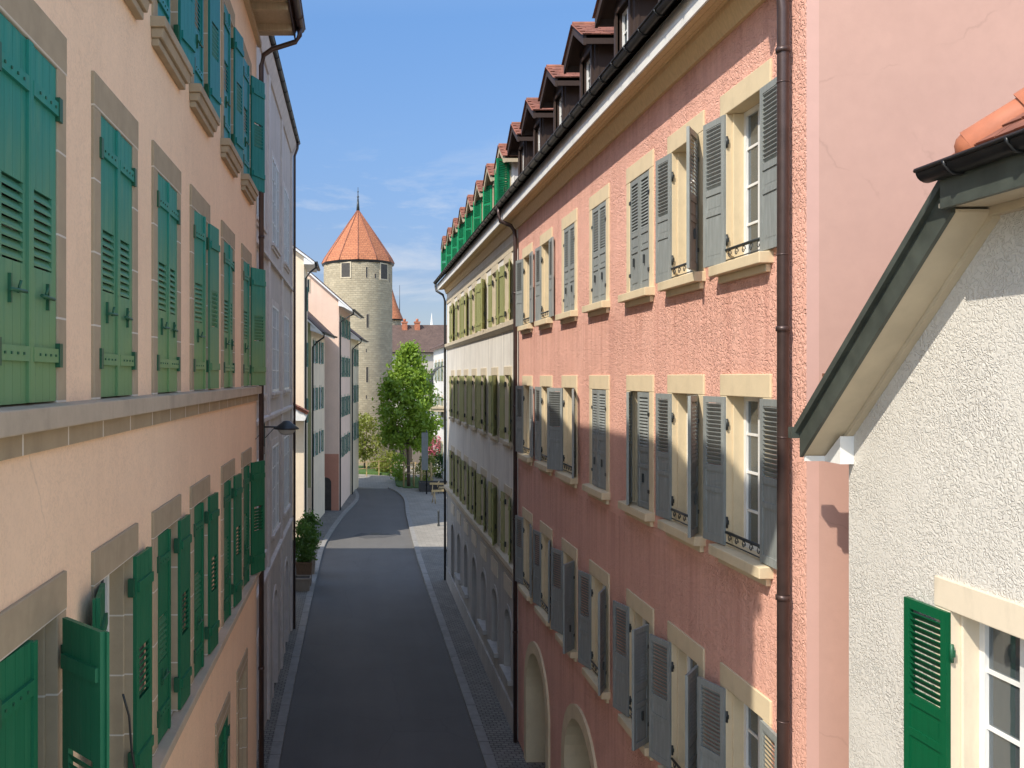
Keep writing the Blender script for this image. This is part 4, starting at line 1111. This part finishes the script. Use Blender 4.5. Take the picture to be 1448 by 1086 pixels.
def kerb(line, s):
    mb = MB(); acc = 0; rng = random.Random(5)
    P = [Vector((p[0], p[1], 0)) for p in line]
    # resample to 0.95 m stones
    cum = [0]
    for a, b in zip(P, P[1:]): cum.append(cum[-1]+(b-a).length)
    def at(d):
        for k in range(len(P)-1):
            if cum[k+1] >= d: return P[k].lerp(P[k+1], (d-cum[k])/(cum[k+1]-cum[k]))
        return P[-1]
    d = 0
    while d < cum[-1]-.2:
        l = rng.uniform(.75, 1.15); e = min(d+l, cum[-1]); a, b = at(d+.012), at(e-.012); j = rng.uniform(-.004, .004)
        o = Vector((s*.27, 0, 0)); zt = .112+j
        i = mb.add([a, b, b+o, a+o]+[q+Vector((0, 0, zt)) for q in (a, b, b+o, a+o)])
        for q in ((4, 5, 6, 7), (0, 1, 5, 4), (1, 2, 6, 5), (2, 3, 7, 6), (3, 0, 4, 7)): mb.face([i+k for k in q])
        d = e
    o = mb.build('kerb', 'kerb'); struct(o)
kerb(LK, -1); kerb(RK, 1)
# drain gutter of setts at the kerb foot and a manhole
mh = MB(); mh.lathe([(.0, .006), (.30, .006), (.33, .004)], 20); o = mh.build('manhole_cover', 'iron', None, (1.15, 55.2, 0)); tag(o, 'round iron manhole cover in the sunlit strip of road', 'manhole cover')
def patch(pts, z, mat):
    m = MB(); m.quad(*[(p[0], p[1], z) for p in pts]); return struct(m.build('road_patch', mat))
M['asphalt_dark'] = plain('darker_asphalt', (.075, .073, .071), .9, .12, 1.5, bump=.5, bscale=120)
patch([(-.25, 54.5), (.5, 53.6), (1.7, 53.9), (2.5, 54.6), (1.9, 55.3), (.9, 55.0), (.3, 55.6)], .004, 'asphalt_dark')
# green bed round the tree
def bed(name, pts, z, mat):
    m = MB(); m.prism(pts, 'z', -.01, z); return struct(m.build(name, mat))
bed('lawn', [(3.5, 79.5), (3.6, 85), (6.5, 85), (6.5, 79.0), (5.6, 77.0), (4.1, 77.0)], .17, 'grassy')
bed('lawn', [(-1.5, 90), (3.2, 88), (3.6, 95), (-2, 97)], .17, 'grassy')

# ================================================================== PLANTS
def crown_mesh(n, shape, size, clumps, rng, spread=.42, flat=.8):
    """leaf clusters scattered in clumps through a volume; shape(t)->radius at height t in 0..1"""
    mb = MB(); W, H = size
    cc = []
    while len(cc) < clumps:
        t = rng.random(); rr = shape(t)
        a = rng.uniform(0, 6.283); q = math.sqrt(rng.random())
        q = .35+.65*q
        jut = rng.uniform(.82, 1.12)
        cc.append(Vector((math.cos(a)*rr*W*q*jut, math.sin(a)*rr*W*q*jut, t*H)))
    for k in range(n):
        c = rng.choice(cc)
        p = c+Vector((rng.gauss(0, spread), rng.gauss(0, spread), rng.gauss(0, spread*flat)))
        s = rng.uniform(.6, 1.3)
        yield mb, p, s
def foliage(root, name, n, shape, size, base, leafs, mat, clumps=120, seed=1, spread=.42, lean=0, mats=None):
    rng = random.Random(seed); mb = None
    for mb, p, s in crown_mesh(n, shape, size, clumps, rng, spread):
        p = p+Vector(base)
        d = Vector((rng.gauss(0, 1), rng.gauss(0, 1), rng.gauss(0, .7))).normalized()
        u = d.cross(Vector((rng.gauss(0, 1), rng.gauss(0, 1), rng.gauss(0, 1)))).normalized(); w = d.cross(u)
        l = leafs*s
        i = mb.add([p-u*l*.5, p-w*l*.28+d*l*.05, p+u*l*.5, p+w*l*.28+d*l*.05])
        if mats: mb.m = 1 if rng.random() < .3 else 0
        mb.face([i, i+1, i+2, i+3])
    return mb.build(name, mats or mat, root)
def trunk(root, h, r, limbs, seed, base=(0, 0, 0), spread=1.4, hh=3, mat='bark'):
    rng = random.Random(seed); mb = MB()
    path = [(base[0]+rng.uniform(-.06, .06)*k, base[1]+rng.uniform(-.06, .06)*k, base[2]+h*k/5) for k in range(6)]
    mb.tube(path, r, 9, r2=r*.35)
    for k in range(limbs):
        t = rng.uniform(.35, .95); a = rng.uniform(0, 6.28); p = Vector((base[0], base[1], base[2]+h*t)); l = spread*rng.uniform(.6, 1)*(1.25-t)
        mb.tube([p, p+Vector((math.cos(a)*l*.5, math.sin(a)*l*.5, l*.35)), p+Vector((math.cos(a)*l, math.sin(a)*l, l*.95))], r*.32, 6, r2=r*.08)
    return mb.build('trunk', mat, root)
def egg(t): return max(.05, math.sin(math.pi*min(1, (t*.86+.14)))**.75*(1-.42*t)*1.12)
def ball(t): return max(.1, math.sqrt(max(0, 1-(2*t-1)**2)))
t = thing('tree', 'tall egg shaped bright green tree standing in front of the round tower', 'tree', (4.55, 78, .1))
trunk(t, 9.5, .17, 26, 4, spread=2.4); foliage(t, 'crown', 12000, egg, (2.5, 8.7), (0, 0, 3.5), .36, 'leaf', 210, 11, .36)
t = thing('tree', 'small yellow green tree at the foot of the tower', 'tree', (.75, 93, .1))
trunk(t, 4.2, .10, 12, 5, spread=1.6); foliage(t, 'crown', 2600, ball, (2.0, 4.2), (0, 0, 1.3), .32, 'leaf_yellow', 70, 12, .36)
t = thing('shrub', 'low yellow green shrub by the wooden railing below the tower', 'shrub', (3.0, 90, .1))
foliage(t, 'foliage', 1300, ball, (1.5, 1.9), (0, 0, .1), .26, 'leaf_yellow', 40, 13, .28); trunk(t, 1.2, .05, 6, 3, spread=.8)
t = thing('shrub', 'dark green shrub left of the tree trunk', 'shrub', (4.0, 82.5, .1))
foliage(t, 'foliage', 900, ball, (.9, 2.2), (0, 0, .1), .24, 'leaf', 30, 14, .25); trunk(t, 1.2, .05, 6, 8, spread=.6)
t = thing('shrub', 'clipped green shrub under the pink flowers beside the white house', 'shrub', (7.9, 86, .1))
foliage(t, 'foliage', 1100, ball, (.95, 1.9), (0, 0, .1), .22, 'leaf_dark', 40, 15, .22); trunk(t, 1.2, .05, 6, 9, spread=.6)
t = thing('flower_bush', 'round bush of pink flowers beside the white house', 'bush', (7.75, 88, .1))
foliage(t, 'blossom', 1400, ball, (1.2, 1.8), (0, 0, 1.9), .22, None, 40, 16, .22, mats=['petal', 'leaf_dark']); trunk(t, 2.4, .06, 8, 10, spread=.8)
t = thing('shrub', 'orange leaved shrub right of the tree trunk', 'shrub', (6.3, 80.5, .1))
foliage(t, 'foliage', 900, ball, (1.0, 2.3), (0, 0, .2), .24, 'leaf_yellow', 30, 17, .25); trunk(t, 1.2, .05, 6, 11, spread=.6)
# planters on the left pavement
def low_wall():
    t = thing('garden_wall', 'shaded grey brown garden wall with a dark gateway behind the tall green tree', 'wall', (4.3, 99.5, 0))
    m = MB(); wall(m, 12, 3.4, [(.5, 1.9, 0, 2.9, .6)], .5); m.quad((0, .6, 0), (12, .6, 0), (12, .6, 3.4), (0, .6, 3.4)); m.quad((0, 0, 3.4), (12, 0, 3.4), (12, .6, 3.4), (0, .6, 3.4))
    m.quad((0, 0, 0), (0, .6, 0), (0, .6, 3.4), (0, 0, 3.4)); m.quad((12, 0, 0), (12, .6, 0), (12, .6, 3.4), (12, 0, 3.4))
    m.build('wall', 'darkstone', t)
    m = MB(); m.prism([(.5, 0)]+arch_pts(.5, 1.9, 2.9, .6)+[(1.9, 0)], 'y', .4, .45); m.build('gate', 'dark', t)
    m = MB(); m.box(-.1, 12.1, -.08, .68, 3.401, 3.52); m.build('coping', 'darkstone', t)
low_wall()
t = thing('raised_bed', 'low dark timber edged planting bed on the right paving below the tall tree', 'planting bed', (7.0, 75.4, .1))
m = MB()
for a in ((-1.7, 1.7, -.8, -.72), (-1.7, 1.7, .72, .8), (-1.7, -1.62, -.72, .72), (1.62, 1.7, -.72, .72)): m.box(*a, 0, .75)
m.build('edging', 'pot_dark', t)
m = MB(); m.quad((-1.62, -.72, .68), (1.62, -.72, .68), (1.62, .72, .68), (-1.62, .72, .68)); m.build('soil', 'soil', t)
def planter(x, y, w, d, h, mat, label, plab, seed, ph, n, leaf='leaf_dark'):
    t = thing('planter', label, 'planter', (x, y, .1), 0, 'planters on the left pavement')
    m = MB(); a, b = w/2, d/2
    prof = [(-a*.85, -b*.85, 0), (a*.85, -b*.85, 0), (a*.85, b*.85, 0), (-a*.85, b*.85, 0)]
    top = [(-a, -b, h), (a, -b, h), (a, b, h), (-a, b, h)]; inn = [(-a+.05, -b+.05, h), (a-.05, -b+.05, h), (a-.05, b-.05, h), (-a+.05, b-.05, h)]
    sol = [(p[0], p[1], h-.06) for p in inn]
    i = m.add(prof+top+inn+sol)
    for k in range(4):
        q = (k+1) % 4
        m.face([i+k, i+q, i+4+q, i+4+k]); m.face([i+4+k, i+4+q, i+8+q, i+8+k]); m.face([i+8+k, i+8+q, i+12+q, i+12+k])
    m.box(-a-.02, a+.02, -b-.02, -b+.01, h-.10, h-.02)
    m.build('tub', mat, t, bevel=.01)
    m = MB(); m.quad((-a+.05, -b+.05, h-.05), (a-.05, -b+.05, h-.05), (a-.05, b-.05, h-.05), (-a+.05, b-.05, h-.05)); m.build('soil', 'soil', t)
    if not n: return
    s = thing('potted_shrub', plab, 'plant', (x, y, h+.05))
    trunk(s, ph*.7, .03, 9, seed, spread=.5); foliage(s, 'foliage', n, ball, (w*.62, ph), (0, 0, .05), .15, leaf, 30, seed, .14)
planter(-2.50, 40.3, .78, .7, .60, 'pot', 'grey stone trough nearest on the left pavement, empty', '', 21, .75, 0)
planter(-2.47, 41.3, .76, .8, 1.12, 'crate', 'brown timber tub between the grey trough and the far planter', 'wide leafy shrub growing from the brown timber tub', 22, 1.5, 2000, 'leaf_mid')
planter(-2.40, 43.8, .7, .9, .9, 'pot', 'pale planter farthest along the left pavement', 'tallest leafy shrub farthest along the left pavement', 23, 2.0, 2000, 'leaf_mid')

# ================================================================== STREET FURNITURE
def lamp():
    X, Y, Z = -2.55, 24.2, zz(-1.42)
    t = thing('wall_lamp', 'black wall lamp with a flared hood on an arm from the grey lilac house', 'lamp', (X, Y, Z))
    m = MB(); m.box(0, .03, -.05, .05, -1.0, .25); m.tube([(.03, 0, .05), (.45, 0, .05)], .022, 8); m.tube([(.03, 0, -.25), (.3, 0, .04)], .012, 6)
    m.build('bracket', 'iron', t)
    cx = .62
    m = MB(); m.lathe([(.02, .22), (.09, .21), (.15, .16), (.33, .03), (.345, -.01), (.33, -.01), (.13, .12)], 24, (cx, 0)); m.build('hood', 'iron', t)
    m = MB(); m.lathe([(.24, .02), (.23, -.06), (.16, -.15), (.02, -.18)], 20, (cx, 0)); m.build('globe', 'lampglass', t)
lamp()
def stake_set(x, y, label):
    t = thing('tree_guard', label, 'tree guard', (x, y, .1), 0, 'pale timber tree guards')
    for a, b in ((-.45, -.45), (.45, -.45), (.45, .45), (-.45, .45)):
        m = MB(); m.tube([(a, b, 0), (a*.92, b*.92, 2.2)], .05, 7); m.build('stake', 'woodstake', t)
    for z in (1.25, 1.95):
        for p, q in (((-.5, -.47), (.5, -.47)), ((.47, -.5), (.47, .5)), ((.5, .47), (-.5, .47)), ((-.47, .5), (-.47, -.5))):
            m = MB(); z += .004; m.tube([(*p, z), (*q, z)], .032, 6); m.build('rail', 'woodstake', t)
stake_set(4.55, 78, 'pale timber guard round the trunk of the tall green tree')
stake_set(6.05, 77.3, 'pale timber guard on the grass right of the tall tree')
def rail_fence(a, b, n, label, h=1.1):
    a, b = Vector(a), Vector(b)
    t = thing('railing', label, 'railing', a); d = b-a
    for k in range(n+1):
        p = d*k/n; m = MB(); m.box(p.x-.05, p.x+.05, p.y-.05, p.y+.05, 0, h); m.build('post', 'woodstake', t)
    m = MB()
    for z in (h-.12, h*.5): m.tube([(0, 0, z), d+Vector((0, 0, z))], .035, 6)
    m.build('rail', 'woodstake', t)
rail_fence((-.3, 86.5, .0), (3.4, 89, .0), 3, 'timber railing below the yellow green tree at the tower foot', 1.5)
rail_fence((3.5, 89.2, .0), (7, 88, .0), 3, 'timber railing behind the trunk of the tall green tree', 1.3)
def trestle(x, y, rz, label):
    t = thing('barrier', label, 'barrier', (x, y, .1), rz, 'timber trestle barriers')
    for s in (-1, 1):
        for q in (-1, 1):
            m = MB(); m.tube([(s*.75, q*.3, 0), (s*.7, 0, .95)], .035, 6); m.build('leg', 'woodstake', t)
    m = MB(); m.box(-.95, .95, -.03, .03, .85, 1.02); m.build('board', 'woodstake', t)
trestle(6.6, 68.2, R(20), 'timber trestle barrier on the right paving, nearer of two')
trestle(6.9, 72.5, R(-8), 'timber trestle barrier beside the grass, farther of two')
t = thing('bollard', 'short dark bollard on the right paving beyond the olive shuttered house', 'bollard', (5.3, 57.5, .1))
m = MB(); m.lathe([(.09, 0), (.08, .1), (.055, .2), (.055, .85), (.075, .9), (.06, 1.0), (.0, 1.05)], 14); m.build('post', 'iron', t)
t = thing('banner_post', 'grey post with a tall blank grey panel beside the dark planting bed', 'banner', (5.75, 73.2, .1))
m = MB(); m.tube([(0, 0, 0), (0, 0, 5.3)], .055, 8); m.build('post', 'gutter', t)
m = MB(); m.box(-.42, .12, -.075, -.06, 2.0, 5.1); m.build('panel', 'banner', t)
t = thing('bench', 'slatted timber bench on the paving right of the tall tree', 'bench', (7.1, 74.2, .1), R(80))
m = MB()
for k in range(4): m.box(-.9, .9, -.22+k*.12, -.13+k*.12, .43, .47)
m.build('seat', 'woodstake', t)
m = MB()
for k in range(3): m.box(-.9, .9, .26, .29, .55+k*.13, .65+k*.13)
m.build('backrest', 'woodstake', t)
for s in (-.7, .7):
    m = MB(); m.box(s-.03, s+.03, -.22, -.17, 0, .43); m.box(s-.03, s+.03, .20, .25, 0, .85); m.box(s-.03, s+.03, -.17, .2, .38, .425); m.build('leg', 'iron', t)
# overhead wire by the lamp
w = MB(); pts = [(-1.9+.02, 16.4, zz(-1.15)), (-2.2, 20, zz(-1.3)), (-2.52, 24.2, zz(-1.2))]
o = w.tube(pts, .008, 5); o = w.build('cable', 'iron'); tag(o, 'thin cable running from the peach house to the wall lamp', 'cable')

# ================================================================== LIGHT, SKY, CAMERA
K_, R_ = .85, 1.43
sun_dir = Vector((1, K_, -R_)).normalized()
elev = math.asin(-sun_dir.z); azim = math.atan2(-sun_dir.x, -sun_dir.y)
sl = bpy.data.lights.new('sun', 'SUN'); sl.energy = 2.4; sl.angle = R(.55); sl.color = (1, .93, .82)
so = bpy.data.objects.new('sun', sl); COL.objects.link(so); so.rotation_euler = sun_dir.to_track_quat('-Z', 'Y').to_euler()
W = bpy.data.worlds.new('World'); S.world = W; W.use_nodes = True
nt = W.node_tree
for n in list(nt.nodes): nt.nodes.remove(n)
g = G(nt)
out = g.n('ShaderNodeOutputWorld'); bg = g.n('ShaderNodeBackground'); sky = g.n('ShaderNodeTexSky')
sky.sky_type = 'NISHITA'; sky.sun_disc = False; sky.sun_elevation = elev; sky.sun_rotation = azim % (2*math.pi)
sky.air_density = 1.0; sky.dust_density = .5; sky.ozone_density = 1.4
bg.inputs['Strength'].default_value = .15
# thin high cloud low in the sky
tc = g.n('ShaderNodeTexCoord'); sx = g.n('ShaderNodeSeparateXYZ'); g.L(tc.outputs['Generated'], sx.inputs[0])
mp = g.n('ShaderNodeMapping'); mp.inputs['Scale'].default_value = (2.2, 2.2, 9); mp.inputs['Location'].default_value = (.3, .1, .25); g.L(tc.outputs['Generated'], mp.inputs['Vector'])
cl = g.ramp(g.noise(mp.outputs[0], 2.4, 8, .62, .3), [(.46, 0), (.72, .8)])
band = g.ramp(sx.outputs['Z'], [(0, .3), (.10, .9), (.19, .9), (.27, 0)])
fac = g.math('MULTIPLY', cl, band)
hs = g.n('ShaderNodeHueSaturation'); hs.inputs['Saturation'].default_value = .9; g.L(sky.outputs[0], hs.inputs['Color'])
thin = g.ramp(sx.outputs['Z'], [(0, (.26, .26, .31)), (.11, (.265, .28, .345)), (.25, (.325, .405, .50)), (.376, (.345, .485, .62)), (.62, (1, 1, 1))])
yf = g.n('ShaderNodeMapRange', interpolation_type='SMOOTHSTEP'); g.L(sx.outputs['Y'], yf.inputs[0]); yf.inputs[1].default_value = -.2; yf.inputs[2].default_value = .55
cm = g.mix(fac, g.mix(yf.outputs[0], hs.outputs[0], g.mix(1.0, hs.outputs[0], thin, 'MULTIPLY')), (2.5, 2.55, 2.65))
g.L(cm, bg.inputs[0]); g.L(bg.outputs[0], out.inputs[0])

cd = bpy.data.cameras.new('camera'); co = bpy.data.objects.new('camera', cd); COL.objects.link(co)
co.location = (0, 0, EYE); co.rotation_euler = (R(90), 0, 0)
cd.sensor_width = 36; cd.lens = 36*1250/1448
cd.shift_x = 219/1448; cd.shift_y = -10/1448
cd.clip_start = .05; cd.clip_end = 3000
S.camera = co
S.view_settings.view_transform = 'Standard'; S.view_settings.look = 'None'
S.view_settings.exposure = 1.15; S.view_settings.gamma = 1; S.view_settings.use_curve_mapping = False
